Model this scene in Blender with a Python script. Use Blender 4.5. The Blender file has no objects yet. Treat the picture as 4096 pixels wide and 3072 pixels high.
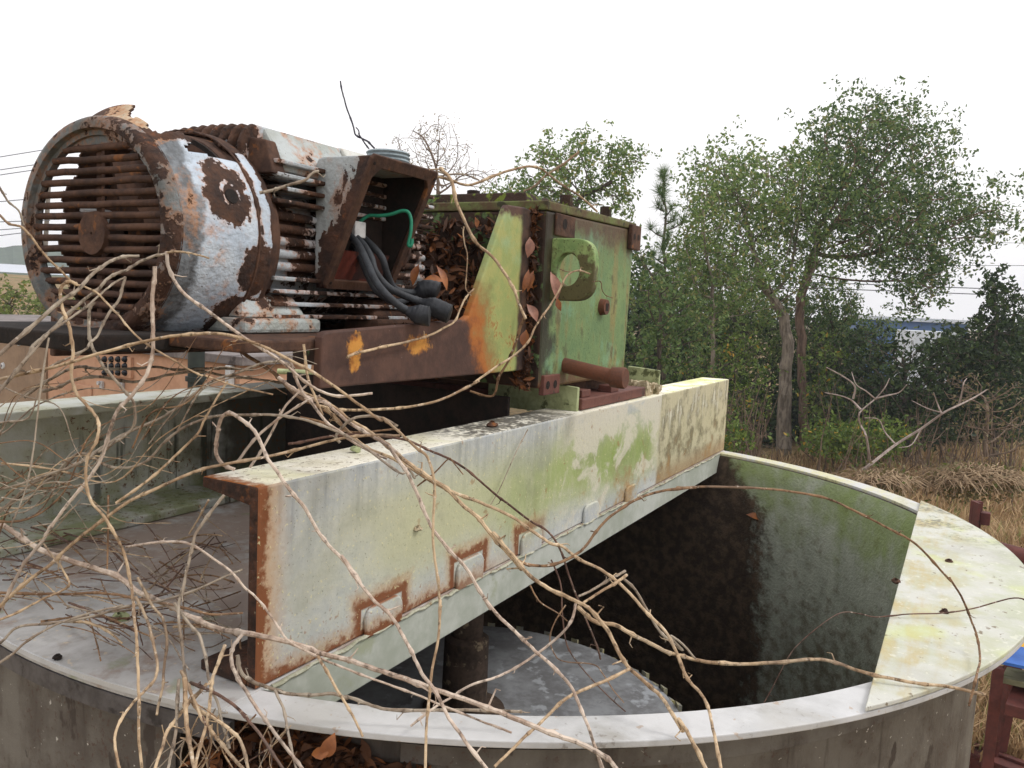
import bpy, math, random
import numpy as np
from mathutils import Vector, Matrix
# ---------------------------------------------------------------- camera, sky, sun, exposure
HAZE = True
S = 0.65                      # metres per layout unit (one unit = camera height above the tank rim)
sc = bpy.context.scene
COL = sc.collection
FPX, PITCH, ROLL, PSI = 3246.5, 0.0998, 0.0479, 0.5065
_F = np.array([math.cos(PSI)*math.cos(PITCH), math.sin(PSI)*math.cos(PITCH), -math.sin(PITCH)])
_R = np.array([math.sin(PSI), -math.cos(PSI), 0.0])
_U = np.cross(_R, _F)
_R2 = math.cos(ROLL)*_R + math.sin(ROLL)*_U
_U2 = -math.sin(ROLL)*_R + math.cos(ROLL)*_U
cam_d = bpy.data.cameras.new("camera"); cam = bpy.data.objects.new("camera", cam_d); COL.objects.link(cam)
cam.matrix_world = Matrix(((_R2[0], _U2[0], -_F[0], 0), (_R2[1], _U2[1], -_F[1], 0), (_R2[2], _U2[2], -_F[2], S), (0, 0, 0, 1)))
cam_d.sensor_width = 36; cam_d.lens = 36*FPX/4096; cam_d.clip_end = 3000; cam_d.clip_start = 0.02
sc.camera = cam
SUN_EL, SUN_AZ = math.radians(48), math.radians(-62)      # direction towards the sun
world = bpy.data.worlds.new("World"); sc.world = world; world.use_nodes = True
_nt = world.node_tree; _nt.nodes.clear()
_o = _nt.nodes.new("ShaderNodeOutputWorld"); _b = _nt.nodes.new("ShaderNodeBackground")
_sk = _nt.nodes.new("ShaderNodeTexSky"); _sk.sky_type = 'NISHITA'; _sk.sun_disc = False
_sk.sun_elevation = SUN_EL; _sk.sun_rotation = math.pi/2 - SUN_AZ; _sk.dust_density = 4; _sk.air_density = 1.0
_mx = _nt.nodes.new("ShaderNodeMix"); _mx.data_type = 'RGBA'; _mx.inputs[0].default_value = 0.93
_nt.links.new(_sk.outputs[0], _mx.inputs[6]); _mx.inputs[7].default_value = (12.1, 11.9, 11.9, 1)   # overcast cloud layer
_tc = _nt.nodes.new("ShaderNodeTexCoord"); _sp = _nt.nodes.new("ShaderNodeSeparateXYZ"); _mr = _nt.nodes.new("ShaderNodeMapRange")
_nt.links.new(_tc.outputs['Generated'], _sp.inputs[0]); _nt.links.new(_sp.outputs[2], _mr.inputs[0])
_mr.inputs[1].default_value = -.02; _mr.inputs[2].default_value = .32; _mr.inputs[3].default_value = .088; _mr.inputs[4].default_value = .104    # paler overhead, duller towards the horizon
_nt.links.new(_mr.outputs[0], _b.inputs[1])
_nt.links.new(_mx.outputs[2], _b.inputs[0])
_nt.links.new(_b.outputs[0], _o.inputs[0])
sun_d = bpy.data.lights.new("sun", 'SUN'); sun_d.energy = 1.3; sun_d.angle = math.radians(15); sun_d.color = (1, 0.97, 0.92)
sun = bpy.data.objects.new("sun", sun_d); COL.objects.link(sun)
sun.rotation_euler = Vector((math.cos(SUN_AZ)*math.cos(SUN_EL), math.sin(SUN_AZ)*math.cos(SUN_EL), math.sin(SUN_EL))).to_track_quat('Z', 'Y').to_euler()
sc.view_settings.view_transform = 'Standard'; sc.view_settings.look = 'None'
sc.view_settings.exposure = 0.1; sc.view_settings.gamma = 1.0
sc.cycles.max_bounces = 6; sc.cycles.diffuse_bounces = 3; sc.cycles.glossy_bounces = 2; sc.cycles.transmission_bounces = 3
sc.cycles.transparent_max_bounces = 6

# ---------------------------------------------------------------- surveying: a sight line of the photo met with a plane (layout units)
def _ray(x, y):
    k = 4096/2212
    return ((x*k-2048)/FPX)*_R2 - ((y*k-1536)/FPX)*_U2 + _F
_O = np.array([0, 0, 1.0])
def onx(x, y, v): d = _ray(x, y); return _O + d*(v/d[0])
def ony(x, y, v): d = _ray(x, y); return _O + d*(v/d[1])
def onz(x, y, v): d = _ray(x, y); return _O + d*((v-1)/d[2])
def dep(x, y, v): return _O + _ray(x, y)*v

# ---------------------------------------------------------------- mesh builder
class MB:
    def __init__(s): s.v = []; s.f = []
    def add(s, vs, fs):
        n = len(s.v); s.v += [tuple(float(c) for c in p) for p in vs]; s.f += [tuple(i+n for i in f) for f in fs]; return s
    def box(s, a, b):
        (x0, y0, z0), (x1, y1, z1) = a, b
        return s.add([(x0,y0,z0),(x1,y0,z0),(x1,y1,z0),(x0,y1,z0),(x0,y0,z1),(x1,y0,z1),(x1,y1,z1),(x0,y1,z1)],
                     [(0,3,2,1),(4,5,6,7),(0,1,5,4),(1,2,6,5),(2,3,7,6),(3,0,4,7)])
    def gbox(s, a, b, n):          # box with subdivided long side (for displaced, weathered edges)
        return s.box(a, b)
    def hexa(s, p):                # eight corners, bottom ring then top ring
        return s.add(p, [(0,3,2,1),(4,5,6,7),(0,1,5,4),(1,2,6,5),(2,3,7,6),(3,0,4,7)])
    def prism(s, poly, d):         # planar polygon pushed along vector d
        n = len(poly); q = [tuple(np.add(p, d)) for p in poly]
        return s.add(list(poly)+q, [tuple(range(n))[::-1], tuple(range(n, 2*n))] + [(i, (i+1) % n, n+(i+1) % n, n+i) for i in range(n)])
    def lathe(s, prof, c, axis='z', seg=48, a0=0, a1=2*math.pi, closed_prof=False, sc2=(1, 1)):
        full = abs(a1-a0-2*math.pi) < 1e-6; m = seg if full else seg+1; vs = []
        for k in range(m):
            a = a0+(a1-a0)*k/seg; ca, sa = math.cos(a)*sc2[0], math.sin(a)*sc2[1]
            for (h, r) in prof:
                vs.append((c[0]+r*ca, c[1]+r*sa, c[2]+h) if axis == 'z' else (c[0]+h, c[1]+r*ca, c[2]+r*sa) if axis == 'x' else (c[0]+r*sa, c[1]+h, c[2]+r*ca))
        n = len(prof); fs = []
        for k in range(seg):
            k2 = (k+1) % m
            for i in range(n if closed_prof else n-1):
                i2 = (i+1) % n; fs.append((k*n+i, k2*n+i, k2*n+i2, k*n+i2))
        return s.add(vs, fs)
    def cyl(s, p0, p1, r, seg=20, r1=None):
        return s.tube([p0, p1], [r, r if r1 is None else r1], seg)
    def tube(s, pts, rad, seg=6, cap=True):
        P = np.array(pts, float); n = len(P); vs = []
        T = np.gradient(P, axis=0); T /= np.linalg.norm(T, axis=1)[:, None]+1e-12
        up = np.array([0, 0, 1.0]) if abs(T[0][2]) < .9 else np.array([1.0, 0, 0])
        nrm = np.cross(T[0], up); nrm /= np.linalg.norm(nrm)
        for i in range(n):
            nrm = nrm - T[i]*np.dot(nrm, T[i]); nrm /= np.linalg.norm(nrm)+1e-12; b = np.cross(T[i], nrm)
            r = rad[i] if hasattr(rad, '__len__') else rad
            for k in range(seg):
                a = 2*math.pi*k/seg; vs.append(P[i]+r*(math.cos(a)*nrm+math.sin(a)*b))
        fs = [(i*seg+k, i*seg+(k+1) % seg, (i+1)*seg+(k+1) % seg, (i+1)*seg+k) for i in range(n-1) for k in range(seg)]
        if cap: fs += [tuple(range(seg))[::-1], tuple(range((n-1)*seg, n*seg))]
        return s.add(vs, fs)
def empty(name, loc, label=None, cat=None, group=None):
    o = bpy.data.objects.new(name, None); o.empty_display_size = 0.05; COL.objects.link(o)
    o.location = [c*S for c in loc]; o['_o'] = [c*S for c in loc]
    tag(o, label, cat, group); return o
def tag(o, label=None, cat=None, group=None, kind=None):
    if label: o['label'] = label
    if cat: o['category'] = cat
    if group: o['group'] = group
    if kind: o['kind'] = kind
    return o
def _wl(o):
    v = Vector((0, 0, 0))
    while o is not None: v = v + o.location; o = o.parent
    return v
def obj(name, mb, mat, parent=None, smooth=False, bevel=0, sub=0, org=None):
    """links a builder (layout units) as ONE mesh object"""
    me = bpy.data.meshes.new(name); base = _wl(parent)
    o = bpy.data.objects.new(name, me)
    if parent: o.parent = parent
    elif org is not None: o.location = [c*S for c in org]; base = Vector(o.location)
    V = np.array(mb.v, float)*S - np.array(base)
    me.from_pydata([tuple(p) for p in V], [], mb.f); me.update()
    for m in (mat if isinstance(mat, (list, tuple)) else [mat]): me.materials.append(m)
    if smooth: me.shade_smooth()
    COL.objects.link(o)
    if bevel:
        b = o.modifiers.new("bevel", 'BEVEL'); b.width = bevel*S; b.segments = 2; b.limit_method = 'ANGLE'; b.angle_limit = math.radians(40)
    if smooth:
        try: me.set_sharp_from_angle(angle=math.radians(50))
        except Exception: pass
    return o

# ---------------------------------------------------------------- node language
class X:
    def __init__(s, g, k): s.g = g; s.k = k
    def _m(s, op, o=None, o2=None, rev=False):
        n = s.g.t.nodes.new("ShaderNodeMath"); n.operation = op; a = [s, o, o2]
        if rev: a = [o, s, None]
        for i, q in enumerate(a):
            if q is None: continue
            if isinstance(q, X): s.g.t.links.new(q.k, n.inputs[i])
            else: n.inputs[i].default_value = q
        return X(s.g, n.outputs[0])
    def __add__(s, o): return s._m('ADD', o)
    __radd__ = __add__
    def __mul__(s, o): return s._m('MULTIPLY', o)
    __rmul__ = __mul__
    def __sub__(s, o): return s._m('SUBTRACT', o)
    def __rsub__(s, o): return s._m('SUBTRACT', o, rev=True)
    def __truediv__(s, o): return s._m('DIVIDE', o)
    def mx(s, o): return s._m('MAXIMUM', o)
    def mn(s, o): return s._m('MINIMUM', o)
    def ab(s): return s._m('ABSOLUTE')
    def pw(s, o): return s._m('POWER', o)
    def sin(s): return s._m('SINE')
def lin(c):
    f = lambda u: (u/255)/12.92 if u <= 10.3 else (((u/255)+.055)/1.055)**2.4
    return (f(c[0]), f(c[1]), f(c[2]), 1)
class G:
    def __init__(s, m): s.t = m.node_tree; s.t.nodes.clear(); s._p = None
    @property
    def pos(s):
        if s._p is None:
            g = s.t.nodes.new("ShaderNodeNewGeometry"); v = s.t.nodes.new("ShaderNodeVectorMath"); v.operation = 'SCALE'; v.inputs[3].default_value = 1/S
            s.t.links.new(g.outputs['Position'], v.inputs[0]); s._p = X(s, v.outputs[0]); s._g = g
        return s._p
    def nrm(s):
        s.pos; return s.sep(X(s, s._g.outputs['Normal']))
    def isl(s):
        s.pos; return X(s, s._g.outputs['Random Per Island'])
    def sep(s, v):
        n = s.t.nodes.new("ShaderNodeSeparateXYZ"); s.t.links.new(v.k, n.inputs[0]); return [X(s, n.outputs[i]) for i in range(3)]
    def mapv(s, sc_=(1, 1, 1), off=(0, 0, 0), v=None):
        n = s.t.nodes.new("ShaderNodeMapping"); s.t.links.new((v or s.pos).k, n.inputs[0]); n.inputs[1].default_value = off; n.inputs[3].default_value = sc_; return X(s, n.outputs[0])
    def noise(s, scale, detail=4, rough=.55, v=None, dist=0):
        n = s.t.nodes.new("ShaderNodeTexNoise"); s.t.links.new((v or s.pos).k, n.inputs['Vector'])
        n.inputs['Scale'].default_value = scale; n.inputs['Detail'].default_value = detail; n.inputs['Roughness'].default_value = rough; n.inputs['Distortion'].default_value = dist
        return X(s, n.outputs[0])
    def voro(s, scale, v=None, feature='F1'):
        n = s.t.nodes.new("ShaderNodeTexVoronoi"); n.feature = feature; s.t.links.new((v or s.pos).k, n.inputs['Vector']); n.inputs['Scale'].default_value = scale; return X(s, n.outputs[0])
    def ss(s, x, a, b):
        n = s.t.nodes.new("ShaderNodeMapRange"); n.interpolation_type = 'SMOOTHSTEP'; n.clamp = True
        if isinstance(x, X): s.t.links.new(x.k, n.inputs[0])
        lo, hi, t0, t1 = (a, b, 0, 1) if a < b else (b, a, 1, 0)
        n.inputs[1].default_value = lo; n.inputs[2].default_value = hi; n.inputs[3].default_value = t0; n.inputs[4].default_value = t1
        return X(s, n.outputs[0])
    def mix(s, a, b, f):
        n = s.t.nodes.new("ShaderNodeMix"); n.data_type = 'RGBA'
        for i, q in ((6, a), (7, b)):
            if isinstance(q, X): s.t.links.new(q.k, n.inputs[i])
            else: n.inputs[i].default_value = lin(q)
        if isinstance(f, X): s.t.links.new(f.k, n.inputs[0])
        else: n.inputs[0].default_value = f
        return X(s, n.outputs[2])
    def out(s, color, rough=.7, bump=None, bstr=.4, bdist=.01, metal=0, trans=None, spec=.4):
        p = s.t.nodes.new("ShaderNodeBsdfPrincipled"); o = s.t.nodes.new("ShaderNodeOutputMaterial")
        for nm, q in (('Base Color', color), ('Roughness', rough), ('Metallic', metal)):
            if isinstance(q, X): s.t.links.new(q.k, p.inputs[nm])
            else: p.inputs[nm].default_value = lin(q) if nm == 'Base Color' else q
        p.inputs['Specular IOR Level'].default_value = spec
        if bump is not None:
            b = s.t.nodes.new("ShaderNodeBump"); b.inputs['Strength'].default_value = bstr; b.inputs['Distance'].default_value = bdist
            s.t.links.new(bump.k, b.inputs['Height']); s.t.links.new(b.outputs[0], p.inputs['Normal'])
        sh = p.outputs[0]
        if trans:
            tr = s.t.nodes.new("ShaderNodeBsdfTranslucent"); ms = s.t.nodes.new("ShaderNodeMixShader"); ms.inputs[0].default_value = trans
            if isinstance(color, X): s.t.links.new(color.k, tr.inputs[0])
            else: tr.inputs[0].default_value = lin(color)
            s.t.links.new(sh, ms.inputs[1]); s.t.links.new(tr.outputs[0], ms.inputs[2]); sh = ms.outputs[0]
        s.t.links.new(sh, o.inputs[0])
MATS = {}
def material(name, fn):
    m = bpy.data.materials.new(name); m.use_nodes = True; g = G(m); fn(g); MATS[name] = m; return m
def rustcol(g, sc_=1.0, dark=(58, 42, 36), mid=(92, 62, 46), bright=(150, 88, 44), bamt=.66):
    n = g.noise(9*sc_, 6, .65); n2 = g.noise(38*sc_, 4, .6)
    c = g.mix(dark, mid, g.ss(n*0.7+n2*0.3, .38, .62)); return g.mix(c, bright, g.ss(n2*.5+g.noise(4*sc_, 4)*.5, bamt-.08, bamt+.06)*.8)
def speck(g, c, col, scale, th, amt=1.0):
    return g.mix(c, col, g.ss(g.noise(scale, 3, .6), th, th+.05)*amt)

# paint with peeling rust patches and an orange halo
def paint_rust(name, paint, paint2, th=.56, freq=3.5, dark=(52, 40, 36), mid=(84, 58, 44), halo=(180, 114, 58), rough=.55, extra=None, off=0.0, tint=None):
    def fn(g):
        v = g.mapv((1, 1, 1), (off, off*1.7, off*.6))
        n = g.noise(freq, 7, .62, v, .4)*.72+g.noise(freq*7, 4, .6, v)*.28
        if extra: n = extra(g, n)
        m = g.ss(n, th, th+.02); h = g.ss(n, th-.07, th+.01)
        base = g.mix(paint, paint2, g.ss(g.noise(6, 5, .6, v), .38, .64))
        base = g.mix(base, tuple(int(c*.72) for c in paint2), g.ss(g.noise(1, 5, .65, g.mapv((26, 26, 3))), .56, .75)*.5)
        base = speck(g, base, (70, 55, 45), 90, .66, .8)
        if tint: base = tint(g, base)
        c = g.mix(base, halo, h*.62*g.ss(g.noise(8, 4), .3, .55)); c = g.mix(c, rustcol(g, 1, dark, mid), m)
        g.out(c, g.ss(m, 0, 1)*.3+rough, g.noise(60, 4)*.3+(1-m)*.5+g.noise(14, 5)*.25, .7, .02, spec=.3)
    return material(name, fn)
# ---------------------------------------------------------------- materials
def _beam(g):
    x, y, z = g.sep(g.pos)
    n1 = g.noise(2.2, 6, .6); n2 = g.noise(9, 6, .62); n3 = g.noise(45, 4, .6)
    streak = g.noise(1, 5, .6, g.mapv((30, 30, 2.2)))
    band = g.noise(1, 5, .6, g.mapv((1.3, 1.3, 9)), .6)
    c = g.mix((172, 176, 178), (198, 198, 192), g.ss(n2*.7+n3*.3, .35, .65))
    c = g.mix(c, (144, 148, 152), g.ss(streak*.7+n1*.3, .46, .66)*g.ss(z, .2, .45)*.75)
    dz = (z-.27+(x-1.8)*.004+(n1-.5)*.16+(band-.5)*.1).ab()
    ol = g.ss(dz, .27, .05)*g.ss(x+(n1-.5)*.8, 1.4, 2.1)
    c = g.mix(c, (190, 188, 146), ol*.8)
    moss = g.ss(dz, .24, .02)*g.ss(x+(n1-.5)*.9, 2.1, 3.2)*(1-g.ss(x, 4.2, 4.36))*g.ss(n2*.6+streak*.4, .28, .56)
    c = g.mix(c, (150, 166, 96), moss*.85)
    c = g.mix(c, (128, 150, 70), g.ss(dz, .16, .0)*g.ss(x+(n1-.5)*.5, 3.2, 3.7)*(1-g.ss(x, 4.2, 4.36))*.6)
    c = g.mix(c, (138, 140, 126), g.ss(n1*.6+n2*.4, .48, .68)*.55)
    run = g.ss(g.noise(1, 5, .6, g.mapv((17, 17, 1.1), (5, 0, 0))), .58, .72); c = g.mix(c, (140, 118, 86), run*.5*g.ss(x, 1.9, 2.8))
    patch = g.ss(g.noise(5, 6, .6, g.mapv((1, 1, 1.3), (3, 0, 0)), .5)+g.ss(z, .25, .5)*.16, .5, .62)*g.ss(x+(n3-.5)*.3, 3.0, 3.3)
    c = g.mix(c, (208, 202, 184), patch*.85)
    right = g.ss(x, 4.36, 4.42)
    rc = g.mix((190, 182, 150), (112, 104, 78), g.ss(n2, .42, .62)); rc = g.mix(rc, (212, 208, 188), g.ss(streak*.5+n2*.5, .5, .6)*g.ss(z, .25, .4)); rc = g.mix(rc, (150, 118, 76), g.ss(z, .15, .02)*.8)
    c = g.mix(c, rc, right*.9)
    c = g.mix(c, (168, 130, 80), g.ss(n2*.5+n1*.5, .52, .62)*g.ss(z, .34, .05)*g.ss(x, 2.6, 3.4)*.75)
    # rust: cut end, lug outlines, foot line
    rn = n2*.55+n3*.45
    e = (x-1.41)+(rn-.5)*.14
    halo = g.ss(e, .12, .0); core = g.ss(e, .035, .015)
    d = None
    for (lx, hw, hz) in ((1.905, .098, .085), (2.395, .095, .098), (2.86, .095, .09)):
        q = ((x-lx).ab()-hw).mx(z-hz); d = q if d is None else d.mn(q)
    ring = g.ss(d+(rn-.5)*.09, .042, .02)*g.ss(d, -.004, .003)*g.ss(x, 3.2, 2.7)
    foot = g.ss(z+(rn-.5)*.16, .035, .01)*g.ss(x, 2.75, 2.1)
    fine = g.ss(n3, .6, .66)*g.ss(z, .24, .0)*g.ss(x, 2.9, 1.9)
    c = g.mix(c, (184, 142, 94), (halo*.8).mx(g.ss(d+(rn-.5)*.1, .075, .03)*.55*g.ss(x, 3.2, 2.7)*g.ss(d, -.004, .003)).mx(g.ss(z+(rn-.5)*.16, .08, .02)*.6*g.ss(x, 2.9, 2.3)))
    c = g.mix(c, (120, 66, 34), core.mx(ring).mx(foot)*.92); c = g.mix(c, (140, 88, 50), fine*.8)
    spots = g.ss(g.noise(16, 3, .6), .66, .7)*g.ss(x, 1.4, 2.5)
    c = g.mix(c, (150, 104, 60), spots*.5); c = speck(g, c, (214, 206, 160), 70, .62, .6); c = speck(g, c, (92, 92, 70), 120, .64, .45)
    g.out(c, .62, n3*.5+n2*.5+ring*.3, .3, .008, spec=.3)
M_beam = material("weathered_galvanised", _beam)
def _beamtop(g):
    x, y, z = g.sep(g.pos); n = g.noise(7, 6, .62); n3 = g.noise(40, 4, .6)
    c = g.mix((240, 236, 222), (220, 214, 192), g.ss(n, .4, .66)); c = g.mix(c, (222, 222, 172), g.ss(g.noise(3, 4), .54, .66)*.4)
    blk = g.ss(n*.5+n3*.5, .42, .52)*g.ss(x, 2.25, 2.5)*(1-g.ss(x, 3.0, 3.4))
    c = g.mix(c, (52, 50, 50), blk*.85); c = g.mix(c, (204, 214, 128), g.ss(x, 4.3, 4.6)*g.ss(n, .45, .6)*.7)
    e = g.ss((x-1.41)+(n3-.5)*.1, .05, .0); c = g.mix(c, (140, 84, 44), e)
    c = speck(g, c, (120, 100, 74), 60, .6, .7); g.out(c, .75, n3, .4, .008, spec=.2)
M_beamtop = material("lichen_flange", _beamtop)
def _cutend(g):
    c = rustcol(g, 1.3, (50, 40, 36), (84, 58, 46), (132, 82, 46), .62); c = speck(g, c, (150, 140, 120), 60, .7, .6); g.out(c, .85, g.noise(50, 5), .6, .01, spec=.2)
M_cut = material("rusted_cut_steel", _cutend)
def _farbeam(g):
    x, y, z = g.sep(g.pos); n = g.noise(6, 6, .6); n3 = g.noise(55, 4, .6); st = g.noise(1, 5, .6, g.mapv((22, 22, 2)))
    c = g.mix((206, 208, 200), (184, 184, 160), g.ss(n, .36, .62)); c = g.mix(c, (66, 70, 58), g.ss(st, .54, .68)*g.ss(x, 1.7, 2.3)*g.ss(z, .5, .3)*.9); c = g.mix(c, (56, 52, 44), g.ss(x+(n-.5)*.8, 2.4, 2.9)*.9)  # right end darkened: shade of motor platform and gearbox painted into the colour
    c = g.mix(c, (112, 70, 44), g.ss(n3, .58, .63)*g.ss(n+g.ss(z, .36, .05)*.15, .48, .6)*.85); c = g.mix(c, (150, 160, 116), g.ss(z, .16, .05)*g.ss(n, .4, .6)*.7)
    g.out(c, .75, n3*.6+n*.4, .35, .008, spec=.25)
M_farbeam = material("mossy_shaded_galvanised", _farbeam)
def _deck(g):
    n = g.noise(3, 6, .62); n2 = g.noise(13, 6, .64); n3 = g.noise(60, 4, .6); x, y, z = g.sep(g.pos)
    c = g.mix((186, 184, 182), (164, 162, 160), g.ss(n2, .4, .66)); c = g.mix(c, (200, 198, 198), g.ss(g.noise(1, 4, .5, g.mapv((4, 30, 4))), .5, .7)*.4)
    dirt = g.ss(n*.6+n2*.4+g.ss(x, 1.5, 1.9)*.12-.0, .5, .62); c = g.mix(c, (158, 138, 126), dirt*.85); c = g.mix(c, (98, 84, 78), g.ss(n2*.6+n3*.4, .55, .66)*dirt*.8)
    c = g.mix(c, (204, 190, 168), g.ss(n3*.5+n2*.5, .57, .62)*.75); c = g.mix(c, (60, 58, 62), g.ss(n2, .62, .72)*g.ss(x, 1.7, 2.2)*.8); c = g.mix(c, (136, 146, 108), g.ss(g.noise(5, 4, .6, g.mapv(off=(7, 2, 0))), .62, .7)*.5)
    g.out(c, .5, n3*.6+n2*.4, .22, .006, spec=.35)
M_deck = material("dirty_steel_deck", _deck)
def _rim(g):
    n = g.noise(5, 6, .6); n3 = g.noise(50, 4, .6)
    c = g.mix((202, 202, 203), (184, 184, 184), g.ss(n, .4, .62)); c = g.mix(c, (150, 146, 138), g.ss(g.noise(1, 5, .6, g.mapv((9, 3, 3), (2, 0, 0)))*.5+n*.5, .53, .66)*.65); c = g.mix(c, (120, 112, 104), g.ss(n3*.6+n*.4, .6, .66)*.6); x, y, z = g.sep(g.pos)
    c = g.mix(c, (186, 184, 180), g.ss(g.noise(2.6, 5), .52, .66)*.7*g.ss(x, 3.4, 2.4)); c = g.mix(c, (212, 208, 160), g.ss(n*.6+n3*.4, .42, .58)*g.ss(y, .0, .4)*g.ss(x, 3.5, 4.2)*.9)
    c = speck(g, c, (168, 140, 112), 22, .64, .6); c = g.mix(c, (130, 124, 112), g.ss(n*.5+n3*.5, .56, .64)*g.ss(x, 4, 5)*.6); g.out(c, .42, n3, .18, .004, spec=.4)
M_rim = material("pale_rim_steel", _rim)
def _cover(g):
    x, y, z = g.sep(g.pos); n = g.noise(5, 6, .62, g.mapv(off=(4, 1, 0))); n3 = g.noise(44, 4, .62); st = g.noise(1, 5, .6, g.mapv((4, 26, 4)))
    c = g.mix((198, 198, 190), (184, 187, 166), g.ss(n, .38, .6)); c = g.mix(c, (186, 170, 126), g.ss(st*.4+n*.6, .44, .62)*g.ss(y, -.22, .1)*.9); c = g.mix(c, (168, 166, 158), g.ss(g.noise(2.2, 5, .6, g.mapv(off=(9, 4, 0))), .5, .68)*.5)
    c = g.mix(c, (198, 206, 140), g.ss(g.noise(3, 5), .54, .66)*.5); c = g.mix(c, (112, 112, 104), g.ss(n*.5+n3*.5, .5, .6)*g.ss(x, 3.9, 4.6)*.8)
    c = speck(g, c, (110, 92, 66), 26, .66, .8); c = speck(g, c, (218, 217, 202), 34, .62, .5); g.out(c, .6, n3, .3, .006, spec=.3)
M_cover = material("lichened_cover", _cover)
def _tank(g):
    x, y, z = g.sep(g.pos); n = g.noise(5, 6, .62); n3 = g.noise(60, 4, .6); st = g.noise(1, 5, .6, g.mapv((14, 14, 1.6)))
    c = g.mix((116, 111, 104), (90, 83, 77), g.ss(n*.75+st*.25, .38, .62)); c = g.mix(c, (88, 72, 64), g.ss(n3, .58, .64)*g.ss(n, .42, .56)*.85)
    c = speck(g, c, (204, 200, 192), 46, .68, .8); c = g.mix(c, (60, 52, 48), g.ss(st, .6, .72)*.6); c = g.mix(c, (70, 62, 58), g.ss(g.noise(8, 5, .6, g.mapv((1, 1, .4), (2, 2, 2)))+g.ss(z, -.5, -.08)*.05, .64, .67)*.9)
    g.out(c, .7, n3*.5+n*.5, .35, .008, spec=.25)
M_tank = material("stained_tank_wall", _tank)
def _lining(g):
    x, y, z = g.sep(g.pos); n = g.noise(4, 6, .64); n2 = g.noise(14, 6, .64); n3 = g.noise(60, 4, .6)
    ny = g.ss(x+(n-.5)*.25+(n2-.5)*.2-y*.0, 5.36, 5.4)
    st2 = g.noise(1, 5, .6, g.mapv((12, 12, 1.2))); clean = g.mix((168, 172, 160), (136, 142, 130), g.ss(n*.4+n2*.2+st2*.4, .34, .66)); clean = g.mix(clean, (134, 150, 94), g.ss(n*.6+n2*.15+st2*.15+g.ss(z, -.75, .0)*.26+g.ss(x, 5.2, 4.7)*.04, .5, .8)*.9)
    clean = g.mix(clean, (86, 66, 46), g.ss(n2*.8+n3*.2+g.ss(z, -.35, -1.2)*.14, .54, .76)*.6)
    crust = g.mix((60, 50, 42), (92, 77, 64), g.ss(n2, .4, .65))
    east = g.ss(y, 1.9, 1.2)
    m = g.ss(y+(n-.5)*.42+(n2-.5)*.26+(n3-.5)*.1-g.ss(z, -.45, .05)*.34, .99, 1.13)
    c = g.mix(clean, crust, m); g.out(c, .8, n2*.5+n3*.5+m*.6, .6, .02, spec=.25)
M_lining = material("crusted_tank_lining", _lining)
def _gear(g):
    x, y, z = g.sep(g.pos); n = g.noise(3.2, 6, .62); n2 = g.noise(12, 6, .62); n3 = g.noise(60, 4, .6); st = g.noise(1, 5, .6, g.mapv((16, 16, 1.5)))
    c = g.mix((100, 126, 84), (120, 142, 92), g.ss(n2*.5+n*.5, .38, .62)); c = g.mix(c, (120, 160, 130), g.ss(g.noise(5, 4, .6, g.mapv(off=(1, 5, 2))), .52, .64)*.6)
    c = g.mix(c, (150, 122, 74), g.ss(st*.6+n*.4, .5, .62)*.55)
    top = g.ss(z+(n2-.5)*.36+(n-.5)*.3, 1.2, 1.4); c = g.mix(c, (86, 62, 48), top*.92); c = g.mix(c, (60, 52, 36), g.ss(n2*.6+st*.4, .54, .64)*.55)
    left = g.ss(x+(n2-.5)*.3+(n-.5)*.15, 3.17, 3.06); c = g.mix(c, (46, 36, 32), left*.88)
    c = g.mix(c, (104, 66, 46), g.ss(z+(n2-.5)*.2, .72, .66)*.85)
    c = speck(g, c, (40, 38, 26), 90, .62, .55); g.out(c, .6, n3*.5+n2*.5, .35, .008, spec=.3)
M_gear = material("green_gearbox_paint", _gear)
def _gearend(g):
    n = g.noise(6, 6, .62); n3 = g.noise(60, 4, .6); x, y, z = g.sep(g.pos)
    c = g.mix((66, 50, 42), (44, 36, 31), g.ss(n, .4, .62)); c = g.mix(c, (104, 132, 84), g.ss(n*.6+g.noise(20, 4)*.4, .53, .6)*.8); c = g.mix(c, (110, 124, 50), g.ss(g.noise(26, 4), .54, .62)*g.ss(z, 1.33, 1.4)*.9)
    g.out(c, .8, n3, .4, .008, spec=.2)
M_gearend = material("grimy_gearbox_end", _gearend)
def _lug(g):
    n = g.noise(9, 6, .62); n2 = g.noise(26, 5, .6); x, y, z = g.sep(g.pos)
    c = g.mix((116, 142, 88), (146, 166, 106), g.ss(n, .4, .62)); c = g.mix(c, (78, 60, 42), g.ss(n*.6+n2*.4+g.ss(z, 1.2, 1.02)*.12-g.ss(z, 1.2, 1.28)*.1, .47, .57)*.85); c = speck(g, c, (44, 40, 26), 80, .6, .7)
    g.out(c, .65, n2, .4, .006, spec=.3)
M_lug = material("stained_lug", _lug)
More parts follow.
